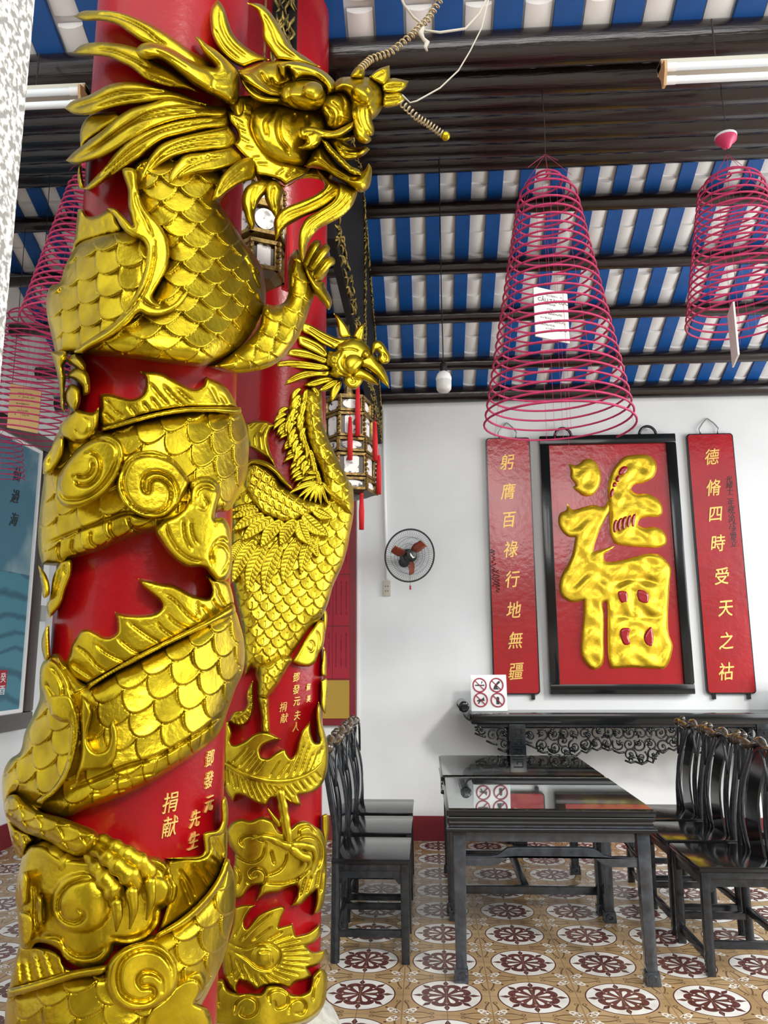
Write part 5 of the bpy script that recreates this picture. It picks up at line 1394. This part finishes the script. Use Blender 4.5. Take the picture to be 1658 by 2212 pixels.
M['wire'] = mat('hanging_wire', (0.35, 0.35, 0.36), 0.3, 0.9)
def couplet(label, x0, x1, chars, small, smallx, smally):
    z0, z1 = 1.205, 3.508
    c = thing('couplet_board', label, 'plaque', ((x0 + x1) / 2, 6.86, z0), group='couplet boards beside the fortune panel')
    w, hh = (x1 - x0) / 2, z1 - z0
    def rr(w_, z_0, z_1, r):
        q = []
        for cx_, cz_, a0 in ((w_ - r, z_0 + r, -PI / 2), (w_ - r, z_1 - r, 0), (-w_ + r, z_1 - r, PI / 2), (-w_ + r, z_0 + r, PI)):
            q += [(cx_ + r * math.cos(a0 + a), cz_ + r * math.sin(a0 + a)) for a in np.linspace(0, PI / 2, 5)]
        return q
    MB().prism(rr(w, 0, hh, .03), ((0, .02, 0), (1, 0, 0), (0, 0, 1), (0, -1, 0)), .032).build('black_edge', M['blackworn'], c, smooth=None)
    MB().prism(rr(w - .010, .010, hh - .010, .025), ((0, -.011, 0), (1, 0, 0), (0, 0, 1), (0, -1, 0)), .006).build('board', M['boardred'], c, smooth=None)
    for ch, (px_, py_) in chars:
        p = aty(980 + px_ / 2.445, 900 + py_ / 2.445, 6.842)
        glyph('gilded_character', ch, .158, (np.array([p[0], 6.842, p[2]]) - np.array(c.location), (1, 0, 0), (0, 0, 1)), M['goldink'], c, depth=.004, shear=.10, bold=.0016, wobble=.22, aspect=.82)
    if not small:
        for k, (xx, ya, yb) in enumerate(((205, 700, 900), (228, 810, 930))):
            p, p2 = aty(980 + xx / 2.445, 900 + ya / 2.445, 6.842), aty(980 + xx / 2.445, 900 + yb / 2.445, 6.842)
            scribble('black_writing', np.array([p[0], 6.842, (p[2] + p2[2]) / 2]) - np.array(c.location), p[2] - p2[2], .05, ((1, 0, 0), (0, 0, 1)), M['signblack'], c, 50 + k, wr=.003, vertical=True)
    for i, ch in enumerate(small):
        p = aty(980 + (smallx[0] + (smallx[1] - smallx[0]) * i / (len(small) - 1)) / 2.445, 900 + (smally[0] + (smally[1] - smally[0]) * i / (len(small) - 1)) / 2.445, 6.842)
        glyph('black_character', ch, .062, (np.array([p[0], 6.842, p[2]]) - np.array(c.location), (1, 0, 0), (0, 0, 1)), M['signblack'], c, depth=.001, shear=.1, wobble=.2)
    MB().tube([(-.075, 0, hh), (-.085, -.005, hh + .05), (-.05, .0, hh + .10), (0, .012, hh + .15), (.05, 0, hh + .10), (.085, -.005, hh + .05), (.075, 0, hh)], .006, 6).build('hanging_wire', M['wire'], c, smooth=180)
    for s in (-1, 1): MB().box(s * (w - .06) - .015, s * (w - .06) + .015, -.005, .02, -.045, .005).build('fixing_lug', M['blackworn'], c)
    return c
couplet('red couplet board to the left of the fortune panel, incense coil hanging before its top', .560, .962, list(zip('躬膺百祿行地無疆', ((280, 240), (286, 395), (292, 545), (300, 700), (308, 858), (315, 1020), (324, 1180), (328, 1345)))), '', (200, 225), (715, 920))
couplet('red couplet board to the right of the fortune panel, hung from a bent wire', 2.374, 2.785, list(zip('德脩四時受天之祜', ((1362, 212), (1370, 375), (1380, 515), (1393, 668), (1412, 842), (1432, 1013), (1435, 1183), (1437, 1345)))), '光緒十二年歲次丙戌孟夏立', (1452, 1478), (330, 670))

# ---- list board far left on the back wall
M['listred'] = mat('red_paper', (0.36, 0.006, 0.025), 0.6)
M['oldgold'] = mat('old_gold_paper', (0.42, 0.26, 0.03), 0.5)
nb_ = thing('notice_board', 'tall dark red framed list board with red paper sheets, half hidden by the phoenix', 'board', (-1.0, 6.87, .945))
MB().box(-.36, .36, -.03, .014, 0, 2.02).build('frame', M['redpaint'], nb_, bevel=.006)
for i in range(4):
    for j in range(4):
        if j == 0: continue
        x0, x1, z0, z1 = -.30 + i * .152, -.30 + i * .152 + .149, .10 + j * .46 - .16, .10 + j * .46 + .29
        s = MB().box(x0, x1, -.036, -.028, z0, z1).build('paper_sheet', M['listred'], nb_)
        for k in range(3): scribble('writing', (x0 + .03 + k * .045, -.037, (z0 + z1) / 2 + .02), .30, .016, ((1, 0, 0), (0, 0, 1)), M['signblack'], s, i * 20 + j * 4 + k, vertical=True)
MB().box(-.305, .305, -.036, -.028, .06, .385).build('gold_panel', M['oldgold'], nb_)

# ---- wall fan
M['fanred'] = mat('red_fan_blade', (0.30, 0.045, 0.012), 0.35)
M['blackplastic'] = mat('black_plastic', (0.012, 0.012, 0.013), 0.4)
fc = aty(885, 1200, 6.58)
fan = thing('wall_fan', 'black wire cage wall fan with three red blades', 'fan', tuple(fc))
fn = np.array([.38, -.88, -.22]); fn /= np.linalg.norm(fn)
fa = np.cross(fn, (0, 0, 1.0)); fa /= np.linalg.norm(fa)
fb_ = np.cross(fa, fn)
def FP(r, a, o): return r * math.cos(a) * fa + r * math.sin(a) * fb_ + o * fn
RF = .228
q = np.linspace(0, 2 * PI, 49)[:-1]
b = MB().tube([FP(RF, a, 0) for a in q], .0075, 8, closed=True)
b.build('rim', M['blackplastic'], fan, smooth=180)
b = MB()
for k in range(72):
    a = 2 * PI * k / 72
    for sg in (1, -1): b.tube([FP(.05, a, .045 * sg), FP(.15, a + .12, .042 * sg), FP(.205, a + .2, .02 * sg), FP(RF, a + .22, 0)], .0009, 4)
for r in (.10, .16):
    for sg in (1, -1): b.tube([FP(r, a, .045 * sg) for a in q], .0012, 4, closed=True)
b.build('wire_cage', M['blackplastic'], fan, smooth=180)
hub = MB()
for t in range(6): pass
hub.tube([FP(0, 0, -.03), FP(0, 0, .01), FP(0, 0, .045), FP(0, 0, .052)], [.045, .05, .05, .04], 24)
hb = hub.build('hub', M['blackplastic'], fan, smooth=40)
MB().add([FP(.03, 3.3, .054), FP(.012, 3.6, .054), FP(.028, .7, .054), FP(.036, .95, .054), FP(.016, .2, .054), FP(.02, 4.3, .054)], [(0, 1, 5), (1, 4, 5), (1, 2, 3), (1, 4, 2)]).build('hub_mark', M['white'], hb, smooth=None)
for k in range(3):
    a0 = 2.25 + k * 2 * PI / 3
    vs, fs = [], []
    for i in range(9):
        r = .04 + i * .016
        wd = .30 + .75 * math.sin(min(1, i / 6) * PI * .7)
        for j in range(5):
            a = a0 + (j / 4 - .5) * wd * (.09 / r) * .8 + .05 * i * .4
            vs.append(FP(r, a, -.01 + (j / 4 - .5) * .045))
    for i in range(8):
        for j in range(4): fs.append((i * 5 + j, i * 5 + j + 1, i * 5 + 6 + j, i * 5 + 5 + j))
    bl = MB().add(vs, fs)
    o = bl.build('blade', M['fanred'], fan, smooth=180)
    sm = o.modifiers.new('thickness', 'SOLIDIFY')
    sm.thickness = .003
MB().tube([FP(0, 0, -.03), FP(0, 0, -.13)], [.055, .045], 16).build('motor', M['blackplastic'], fan, smooth=40)
w_ = np.array([-.06, YW - fc[1] - .002, -.02])
MB().tube([FP(0, 0, -.12), FP(0, 0, -.14) + np.array([-.02, .03, -.03]), w_ - np.array([0, .03, 0]), w_], [.022, .022, .022, .05], 12).build('bracket', M['blackplastic'], fan, smooth=50)
MB().tube([FP(.1, -1.55, 0), np.array([.0, 0, -.24]), np.array([.0, 0, -.27])], .0012, 4).build('pull_cord', M['darkstring'], fan)
MB().tube([(0, 0, -.26), (0, 0, -.295)], .008, 8).build('pull_knob', mat('red_knob', (.4, .01, .03), .4), fan)

# ---- socket, conduit
so = thing('wall_socket', 'beige double wall socket under the fan', 'socket', tuple(aty(835, 1271, YW - .01)))
MB().box(-.034, .034, -.012, .01, -.07, .07).build('plate', mat('beige_plastic', (.52, .48, .40), .5), so, bevel=.004)
for z in (.018, -.025):
    for x in (-.011, .011): MB().box(x - .003, x + .003, -.014, -.011, z - .006, z + .006).build('slot', M['signblack'], so)
pp = aty(828, 900, YW - .012)
tag(MB().tube([(pp[0] - .006, YW - .014, 3.80), (-.362, YW - .014, 2.215)], .016, 10).build('conduit', M['white'], smooth=180), 'white conduit running down the back wall to the socket', 'pipe')
xs_ = aty(770, 1330, YW)[0] + .012
tag(MB().box(xs_ - .008, xs_ + .008, YW - .012, YW - .001, .92, 3.1).build('cable_trunking', M['white']), 'thin white cable trunking beside the red list board', 'trunking')

# ---- painting on the left wall
XL = -3.44
pc = np.array([XL, 4.9, 2.25])
y1 = float(atx(57, 1572, XL)[1]); zb0 = float(atx(57, 1572, XL)[2])
ptg = thing('sea_painting', 'large framed painting of a blue green sea on the left wall', 'painting', (XL, y1 - 1.4, zb0))
def paint():
    m = mat('painted_sea', (0.05, 0.22, 0.30), 0.35)
    nt = m.node_tree
    geo = nt.nodes.new('ShaderNodeNewGeometry')
    sp = nt.nodes.new('ShaderNodeSeparateXYZ')
    nt.links.new(geo.outputs['Position'], sp.inputs[0])
    z = NV(nt, sp.outputs[2])
    y = NV(nt, sp.outputs[1])
    no = nt.nodes.new('ShaderNodeTexNoise')
    no.inputs['Scale'].default_value = 1.6
    no.inputs['Detail'].default_value = 4
    nt.links.new(geo.outputs['Position'], no.inputs['Vector'])
    rp = nt.nodes.new('ShaderNodeValToRGB')
    rp.color_ramp.elements[0].position, rp.color_ramp.elements[0].color = .48, (0.045, 0.16, 0.24, 1)
    rp.color_ramp.elements[1].position, rp.color_ramp.elements[1].color = .62, (0.20, 0.32, 0.36, 1)
    nt.links.new(no.outputs['Fac'], rp.inputs[0])
    wv = nt.nodes.new('ShaderNodeTexWave')
    wv.wave_type = 'BANDS'
    wv.bands_direction = 'Z'
    wv.inputs['Scale'].default_value = 1.8
    wv.inputs['Distortion'].default_value = 6
    wv.inputs['Detail'].default_value = 3
    nt.links.new(geo.outputs['Position'], wv.inputs['Vector'])
    r2 = nt.nodes.new('ShaderNodeValToRGB')
    r2.color_ramp.elements[0].position, r2.color_ramp.elements[0].color = .0, (0.018, 0.10, 0.16, 1)
    r2.color_ramp.elements[1].position, r2.color_ramp.elements[1].color = .35, (0.05, 0.21, 0.29, 1)
    nt.links.new(wv.outputs['Fac'], r2.inputs[0])
    mx = nt.nodes.new('ShaderNodeMix')
    mx.data_type = 'RGBA'
    sea = z.lt(float(atx(45, 1240, XL)[2]))
    nt.links.new(sea.v, mx.inputs[0])
    nt.links.new(rp.outputs[0], mx.inputs[6])
    nt.links.new(r2.outputs[0], mx.inputs[7])
    nt.links.new(mx.outputs[2], nt.nodes['Principled BSDF'].inputs['Base Color'])
    return m
PH_ = float(atx(88, 950, XL)[2]) - zb0 + .03
fwid = .17
MB().box(0, .012, -1.4 + fwid, 1.4 - fwid, fwid, PH_ - fwid).build('canvas', paint(), ptg)
b = MB()
for y0_, y1_, z0_, z1_ in ((-1.4, 1.4, 0, fwid - .03), (-1.4, 1.4, PH_ - fwid + .03, PH_), (-1.4, -1.4 + fwid - .03, fwid - .03, PH_ - fwid + .03), (1.4 - fwid + .03, 1.4, fwid - .03, PH_ - fwid + .03)):
    b.box(-.03, .05, y0_, y1_, z0_, z1_)
b.build('frame', mat('dark_brown_frame', (0.03, 0.014, 0.012), .3, coat=.4), ptg, bevel=.015)
b = MB()
for y0_, y1_, z0_, z1_ in ((-1.4 + fwid - .03, 1.4 - fwid + .03, fwid - .03, fwid), (-1.4 + fwid - .03, 1.4 - fwid + .03, PH_ - fwid, PH_ - fwid + .03), (-1.4 + fwid - .03, -1.4 + fwid, fwid, PH_ - fwid), (1.4 - fwid, 1.4 - fwid + .03, fwid, PH_ - fwid)):
    b.box(-.01, .03, y0_, y1_, z0_, z1_)
b.build('white_slip', M['white'], ptg)
for ch, x, y in (('仙', 38, 1025), ('過', 33, 1072), ('海', 31, 1122)):
    p = atx(x, y, XL + .015)
    glyph('painted_character', ch, .125, (np.array([XL + .014, p[1], p[2]]) - np.array(ptg.location), (0, 1, 0), (0, 0, 1)), M['signblack'], ptg, depth=.0008, shear=.2, bold=.0012, wobble=.3)
p0, p1 = atx(16, 1447, XL + .015), atx(0, 1487, XL + .015)
sw_ = .30
sl = MB().box(.012, .016, p0[1] - sw_ - ptg.location[1], p0[1] - ptg.location[1], p1[2] - zb0, p0[2] - zb0).build('red_seal', mat('seal_red', (.35, .01, .02), .6), ptg)
for k, ch in enumerate('癸酉仲冬'):
    glyph('seal_character', ch, .085, ((.0165, p0[1] - .055 - .10 * (k // 2) - ptg.location[1], p0[2] - zb0 - .06 - .10 * (k % 2)), (0, 1, 0), (0, 0, 1)), M['white'], sl, depth=.0005)
lk = tuple(atx(88, 1325, -3.49))
tag(MB().box(lk[0] - .012, lk[0] + .03, lk[1] - .05, lk[1] + .05, lk[2] - .07, lk[2] + .07).build('wall_switch', mat('grey_switch', (.4, .4, .38), .5), bevel=.006), 'small grey switch on the left wall beside the painting', 'switch')
# ================================================================== hanging things
M['incense'] = mat('pink_incense', (0.52, 0.035, 0.13), 0.75, vary=.3, vscale=30)
M['pinkcap'] = mat('pink_plastic', (0.70, 0.05, 0.16), 0.4)
M['card'] = mat('white_card', (0.84, 0.83, 0.80), 0.7)
M['cardy'] = mat('yellowed_card', (0.62, 0.42, 0.17), 0.7)
M['ink'] = mat('handwriting_ink', (0.03, 0.03, 0.06), 0.7)
def coil(label, cx, cy, ztop, zbot, rbot, turns, rtop=.012, pw=.62, thread_to=None, cap=False, card=None, cardmat=None, cardrot=0.0, cardsize=(.18, .27), cardz=None, lines=(), wr=.0042, sag=0.0):
    o = thing('incense_coil', label, 'incense coil', (cx, cy, ztop), group='hanging incense coils')
    n = turns * 44
    t = np.linspace(0, 1, n)
    a = t * turns * 2 * PI + .5
    prof = lambda t_: rbot * (pw * np.sqrt(np.clip(t_ / .10, 0, 1)) + (1 - pw) * t_)
    r = prof(t)
    z = -(ztop - zbot) * (t**1.0) - sag * np.clip(t - .8, 0, 1)**2 * np.cos(a)
    MB().tube(np.c_[r * np.cos(a), r * np.sin(a), z], wr, 6).build('spiral', M['incense'], o, smooth=180)
    th = MB()
    for k in range(5):
        a0 = k * 2 * PI / 5
        tt = np.linspace(.05, 1, 12)
        th.tube(np.c_[prof(tt) * np.cos(a0), prof(tt) * np.sin(a0), -(ztop - zbot) * tt], .0007, 4)
        th.tube([(0, 0, .10), (rtop * math.cos(a0) * 2.5, rtop * math.sin(a0) * 2.5, -.02)], .0012, 4)
    for k in range(4):
        x = (k - 1.5) * .035
        th.tube([(x, .02, -.05), (x * 1.1, .0, -(ztop - zbot) * 1.04)], .0007, 4)
    th.build('thread', M['incense'], o)
    zt = thread_to if thread_to else roof_z(cy)
    MB().tube([(0, 0, .09), (.004, 0, (zt - ztop) * .5), (-.003, 0, zt - ztop - .05)], .0025, 5).build('hanging_cord', M['darkstring'], o)
    if cap:
        p = [(.012, -.035), (.02, -.03), (.03, -.01), (.05, .005), (.052, .02)]
        c = MB().lathe(p, 16, (0, 0, cap)).build('pink_cap', M['pinkcap'], o, smooth=60)
        MB().lathe([(.052, .018), (.053, .030), (.03, .032)], 16, (0, 0, cap)).build('cap_rim', M['white'], c, smooth=60)
    return o
def card(coil_o, label, c, w, hgt, rot, m, lines, name='prayer_card', tilt=0.0):
    q = thing(name, label, 'card', tuple(c), rot, 'prayer cards in the incense coils')
    MB().hexa([(-w, -.004, -hgt), (w, -.004, -hgt - tilt), (w, .004, -hgt - tilt), (-w, .004, -hgt), (-w, -.004, hgt), (w, -.004, hgt - tilt), (w, .004, hgt - tilt), (-w, .004, hgt)]).build('sheet', m, q)
    MB().tube([(0, 0, hgt - .005), (0, 0, hgt + .25)], .0008, 4).build('card_thread', M['incense'], q)
    for i, (tx, x, z, s) in enumerate(lines):
        fr_ = ((1, 0, -.08 if tilt else 0), (0, 0, 1))
        if tx: glyph('printed_words', tx, s, ((x, -.0048, z), *fr_), M['ink'], q, depth=.0003)
        else: scribble('handwriting', (x, -.0048, z), s, .014, fr_, M['ink'], q, 90 + i + int(abs(c[0]) * 40))
    return q
CYc = 3.5
p = aty(1181, 372, CYc); pb = aty(1206, 925, CYc)
cA = coil('large pink incense coil hanging before the left couplet board', float(pb[0]), CYc, float(p[2]), float(pb[2]), .352, 27, card=True, wr=.0054, pw=.34, rtop=.05, thread_to=roof_z(CYc) - .02)
pc_ = aty(1190, 676, CYc)
card(cA, 'white prayer card inside the large central incense coil', pc_, .088, .128, .28, M['card'], (('CẦU TÀI LỘC', .01, .062, .026), ('', .0, .085, .12), ('', .0, .040, .09), ('', .01, .014, .07), ('', .005, -.008, .10), ('', -.03, -.03, .06), ('', .04, -.05, .06), ('', -.02, -.066, .09), ('', .02, -.088, .11)), tilt=.022)
p = aty(1588, 372, CYc); pb = aty(1606, 700, CYc)
cB = coil('pink incense coil at the right edge, hung from a pink cap', float(pb[0]), CYc, float(p[2]), float(pb[2]), .262, 21, wr=.005, rtop=.035, pw=.52, cap=.17, thread_to=roof_z(CYc) - .02)
pc_ = aty(1583, 722, CYc)
card(cB, 'white prayer card seen edge on in the right incense coil', pc_, .085, .135, 1.35, M['card'], ())
p = aty(172, 372, 3.4); pb = aty(160, 705, 3.4)
cC = coil('pink incense coil left of the dragon, partly behind its neck', float(pb[0]), 3.4, float(p[2]), float(pb[2]), .245, 24, wr=.005, rtop=.03, pw=.22, cap=.06, thread_to=roof_z(3.4) - .02)
p = aty(62, 672, 4.6); pb = aty(62, 950, 4.6)
cD = coil('long dark pink incense coil at the far left by the granite pillar', float(pb[0]), 4.6, float(p[2]), float(pb[2]), .30, 22, wr=.005, rtop=.05, pw=.7, thread_to=roof_z(4.6) - .02, sag=.6)
pc_ = aty(53, 878, 4.55)
card(cD, 'yellowed prayer card in the far left incense coil', pc_, .093, .145, .25, M['cardy'], (('', .0, .085, .09), ('', .01, .06, .10), ('', -.01, .015, .08), ('', -.02, -.03, .10), ('', -.01, -.058, .09)), tilt=.03)
p = aty(8, 945, 5.0); pb = aty(8, 1035, 5.0)
cE = coil('short loose incense coil in front of the painting', float(pb[0]), 5.0, float(p[2]), float(pb[2]), .135, 8, rtop=.09, pw=.7, thread_to=roof_z(5.0) - .02, wr=.003)

# ---- bulb
bp_ = aty(958, 826, 4.6)
bl = thing('light_bulb', 'white bulb hanging from a long cord before the back wall', 'bulb', tuple(bp_))
MB().lathe([(.005, -.064), (.035, -.060), (.046, -.045), (.048, -.02), (.048, .01), (.046, .02)], 24).build('diffuser', mat('opal_plastic', (.62, .62, .60), .4), bl, smooth=60)
MB().lathe([(.049, .012), (.050, .03), (.040, .055), (.022, .07)], 24).build('heat_sink', M['white'], bl, smooth=40)
MB().lathe([(.022, .065), (.022, .12), (.012, .135)], 16).build('holder', M['blackplastic'], bl, smooth=40)
zt = roof_z(4.6) - .05 - bp_[2]
MB().tube([(0, 0, .12), (-.004, 0, .6), (0, 0, zt)], .004, 6).build('cord', M['blackplastic'], bl)
# ---- twin tube lamps
def tube_lamp(label, x, y, z, L, side):
    o = thing('tube_lamp', label, 'lamp', (x, y, z), group='twin tube lamps under the roof')
    MB().box(0, L, -.01, .05, .02, .065).build('housing', mat('cream_metal', (.62, .60, .50), .5), o, bevel=.004)
    for yy, zz in ((-.035, .0), (-.015, -.05)):
        t = MB().tube([(.05, yy, zz), (L - .05, yy, zz)], .0165, 12).build('tube', mat('tube_glass', (.80, .86, .90), .25), o, smooth=50)
        for a, b_ in ((.012, .055), (L - .055, L - .012)): MB().tube([(a, yy, zz), (b_, yy, zz)], .0185, 12).build('end_cap', M['white'], t, smooth=50)
    for xx in (0, L - .012):
        MB().prism([(.05, .06), (.03, -.0), (.01, -.03), (.005, -.075), (-.02, -.078), (-.05, -.02), (-.055, .02), (-.02, .03), (-.01, .06)], ((xx, 0, 0), (0, 1, 0), (0, 0, 1), (1, 0, 0)), .012).build('end_plate', mat('yellowed_plastic', (.50, .30, .14), .5), o, smooth=None)
    zc = roof_z(y) - z - .1
    for k in (.2, .8): MB().tube([(L * k, .02, .06), (L * k, .02, max(.1, zc))], .004, 6).build('hanger', M['darkstring'], o)
    return o
q = aty(1427, 158, 3.05)
tube_lamp('twin fluorescent lamp at upper right over the incense coils', float(q[0]), 3.05, float(q[2]), 1.25, 1)
q = aty(184, 208, 3.05)
tube_lamp('twin fluorescent lamp at upper left behind the dragon mane', float(q[0]) - 1.25, 3.05, float(q[2]), 1.25, -1)

# ---- palace lanterns
M['lanternwood'] = mat('gilt_lantern_wood', (0.30, 0.19, 0.04), 0.4, 0.55, bump=.6, bscale=90, vary=.6, vscale=40, color2=(0.06, 0.035, 0.012))
M['tasselred'] = mat('red_tassel', (0.52, 0.006, 0.012), 0.7)
def blot():
    m = mat('painted_glass_panel', (0.72, 0.70, 0.68), 0.25)
    nt = m.node_tree
    tc = nt.nodes.new('ShaderNodeTexCoord')
    n = nt.nodes.new('ShaderNodeTexNoise')
    n.inputs['Scale'].default_value = 26
    n.inputs['Detail'].default_value = 3
    nt.links.new(tc.outputs['Object'], n.inputs['Vector'])
    r = nt.nodes.new('ShaderNodeValToRGB')
    r.color_ramp.elements[0].position, r.color_ramp.elements[0].color = .55, (0.72, 0.70, 0.68, 1)
    r.color_ramp.elements[1].position, r.color_ramp.elements[1].color = .62, (0.08, 0.07, 0.07, 1)
    nt.links.new(n.outputs['Fac'], r.inputs[0])
    nt.links.new(r.outputs[0], nt.nodes['Principled BSDF'].inputs['Base Color'])
    return m
M['blot'] = blot()
def lantern(label, x, y, z, tiers, rz, tassels, cord_z, group='palace lanterns'):
    o = thing('palace_lantern', label, 'lantern', (x, y, z), rz, group)
    for (z0, z1, r, kind) in tiers:
        fr = MB()
        fr.lathe([(r, z0), (r + .012, z0), (r + .012, z0 + .014), (r, z0 + .014)], 6)
        fr.lathe([(r, z1 - .014), (r + .012, z1 - .014), (r + .012, z1), (r, z1)], 6)
        for k in range(6):
            a = k * PI / 3
            fr.bar((r * math.cos(a), r * math.sin(a), z0), (r * math.cos(a), r * math.sin(a), z1), .014)
            for j in range(5):       # carved openwork down each corner
                zz = z0 + (z1 - z0) * (j + .5) / 5
                fr.ball(((r + .014) * math.cos(a), (r + .014) * math.sin(a), zz), .010, 4)
        fo = fr.build('frame', M['lanternwood'], o, smooth=None)
        for k in range(6):
            a = (k + .5) * PI / 3
            ri = r * math.cos(PI / 6) - .004
            c = np.array([ri * math.cos(a), ri * math.sin(a), (z0 + z1) / 2])
            ex = np.array([-math.sin(a), math.cos(a), 0])
            n = np.array([math.cos(a), math.sin(a), 0])
            hw, hh = r * .5, (z1 - z0) / 2 - .01
            MB().prism([(-hw, -hh), (hw, -hh), (hw, hh), (-hw, hh)], (tuple(c - n * .004), tuple(ex), (0, 0, 1), tuple(n)), .003).build('back_panel', M['lanternback'], o, smooth=None)
            if kind == 'oval': poly = [(hw * .78 * math.cos(t), hh * .8 * math.sin(t)) for t in np.linspace(0, 2 * PI, 20)[:-1]]
            else: poly = [(hw * .55 * sx, hh * .86 * sz) if abs(sz) < 1 else (hw * .35 * sx, hh * .92 * sz) for sx, sz in ((-1, -.9), (-1, -1), (1, -1), (1, -.9), (1, .9), (1, 1), (-1, 1), (-1, .9))]
            MB().prism(poly, (tuple(c), tuple(ex), (0, 0, 1), tuple(n)), .004).build('painted_panel', M['blot'], o, smooth=None)
    zt = max(t[1] for t in tiers)
    zb_ = min(t[0] for t in tiers)
    rb = tiers[-1][2]
    MB().lathe([(.01, zt + .10), (.02, zt + .09), (.03, zt + .04), (tiers[0][2] * 1.05, zt + .01), (tiers[0][2] * 1.05, zt)], 6).build('roof_cap', M['lanternwood'], o, smooth=None)
    MB().lathe([(rb, zb_), (rb * .7, zb_ - .02), (rb * .2, zb_ - .03)], 6).build('bottom_plate', M['lanternback'], o, smooth=None)
    for (a, r, z0, z1) in tassels:
        aa = math.radians(a)
        b = MB().ball((r * math.cos(aa), r * math.sin(aa), z0), .011, 6)
        b.tube([(r * math.cos(aa), r * math.sin(aa), z0 + .05), (r * math.cos(aa), r * math.sin(aa), z0)], .0015, 4)
        t = b.build('tassel_knot', M['tasselred'], o, smooth=60)
        s = MB()
        for j in range(10):
            q_ = j * 2 * PI / 10
            s.tube([(r * math.cos(aa) + .006 * math.cos(q_), r * math.sin(aa) + .006 * math.sin(q_), z0 - .008), (r * math.cos(aa) + .011 * math.cos(q_ + .3), r * math.sin(aa) + .011 * math.sin(q_ + .3), (z0 + z1) / 2), (r * math.cos(aa) + .010 * math.cos(q_), r * math.sin(aa) + .010 * math.sin(q_), z1)], .0045, 5)
        s.build('tassel', M['tasselred'], o, smooth=180)
    MB().tube([(0, 0, zt + .09), (0, 0, cord_z - z)], .004, 5).build('hanging_chain', M['lanternwood'], o)
    return o
M['lanternback'] = mat('dark_lantern_wood', (0.05, 0.03, 0.018), 0.4)
c = aty(752, 965, 4.25)
lantern('gilt palace lantern with painted panels and red tassels behind the phoenix neck', float(c[0]), 4.25, float(c[2]), ((.18, .27, .125, 'oval'), (.03, .17, .135, 'tall'), (-.06, .02, .145, 'oval'), (-.20, -.07, .15, 'tall'), (-.28, -.21, .155, 'oval')), .25,
        ((-80, .165, .34, .02), (-35, .17, .12, -.10), (-10, .175, -.06, -.28), (-95, .16, .12, -.12), (-60, .12, -.30, -.50)), ZR - .1)
c = aty(560, 520, 2.50)
lantern('gilt palace lantern between the two columns, seen under the dragon chin', float(c[0]), 2.50, float(c[2]), ((.11, .22, .075, 'tall'), (-.02, .10, .095, 'oval'), (-.15, -.04, .088, 'tall')), .45,
        ((-30, .11, .06, -.20), (10, .105, .06, -.16)), 4.72)
# ---- gilt pendant carving between the columns
pn = np.array(aty(612, 40, 2.62))
pend = thing('gilt_pendant', 'strip of dark gilt carving hanging under the roof between the two columns', 'ornament', tuple(pn))
q = MB()
for k in range(90):
    c = np.array([rng.uniform(-.045, .045), rng.uniform(-.02, .02), rng.uniform(-.16, .75)])
    t = np.linspace(0, 1, 5)
    q.tube(c + np.c_[.012 * np.sin(t * 5 + k), .01 * np.cos(t * 4 + k), -.09 * t], [.003, .006, .007, .005, .002], 5)
q.build('carving', M['dullgilt'], pend, smooth=180)
MB().box(-.05, .05, .022, .034, -.15, .75).build('backing', M['blackboard'], pend)
# ---- white cord tied round the whisker
cord = tag(MB().tube([on_board(x, y, q_) for x, y, q_ in ((858, -25, .42), (872, 10, .41), (893, 38, .40), (912, 52, .395), (917, 66, .395), (950, 70, .40), (1005, 62, .41), (1035, 30, .42), (1062, -25, .43))], .0034, 8).build('tied_cord', M['string'], smooth=180), 'white cord looped and knotted round the spring whisker', 'cord')
MB().tube([on_board(x, y, .40) - 0 for x, y in ((914, 60), (908, 72), (914, 84), (922, 92), (918, 102), (922, 110))], [.005, .008, .005, .008, .005, .003], 8).build('knot', M['string'], cord, smooth=180)
tag(MB().tube([on_board(x, y, q_) for x, y, q_ in ((868, 205, .36), (885, 222, .36), (900, 218, .365), (950, 190, .37), (990, 152, .38), (1015, 110, .40), (1040, 60, .42), (1060, -25, .44))], .0022, 6).build('thin_cord', M['string'], smooth=180), 'thin pale cord running from the dragon nose up to the roof', 'cord')
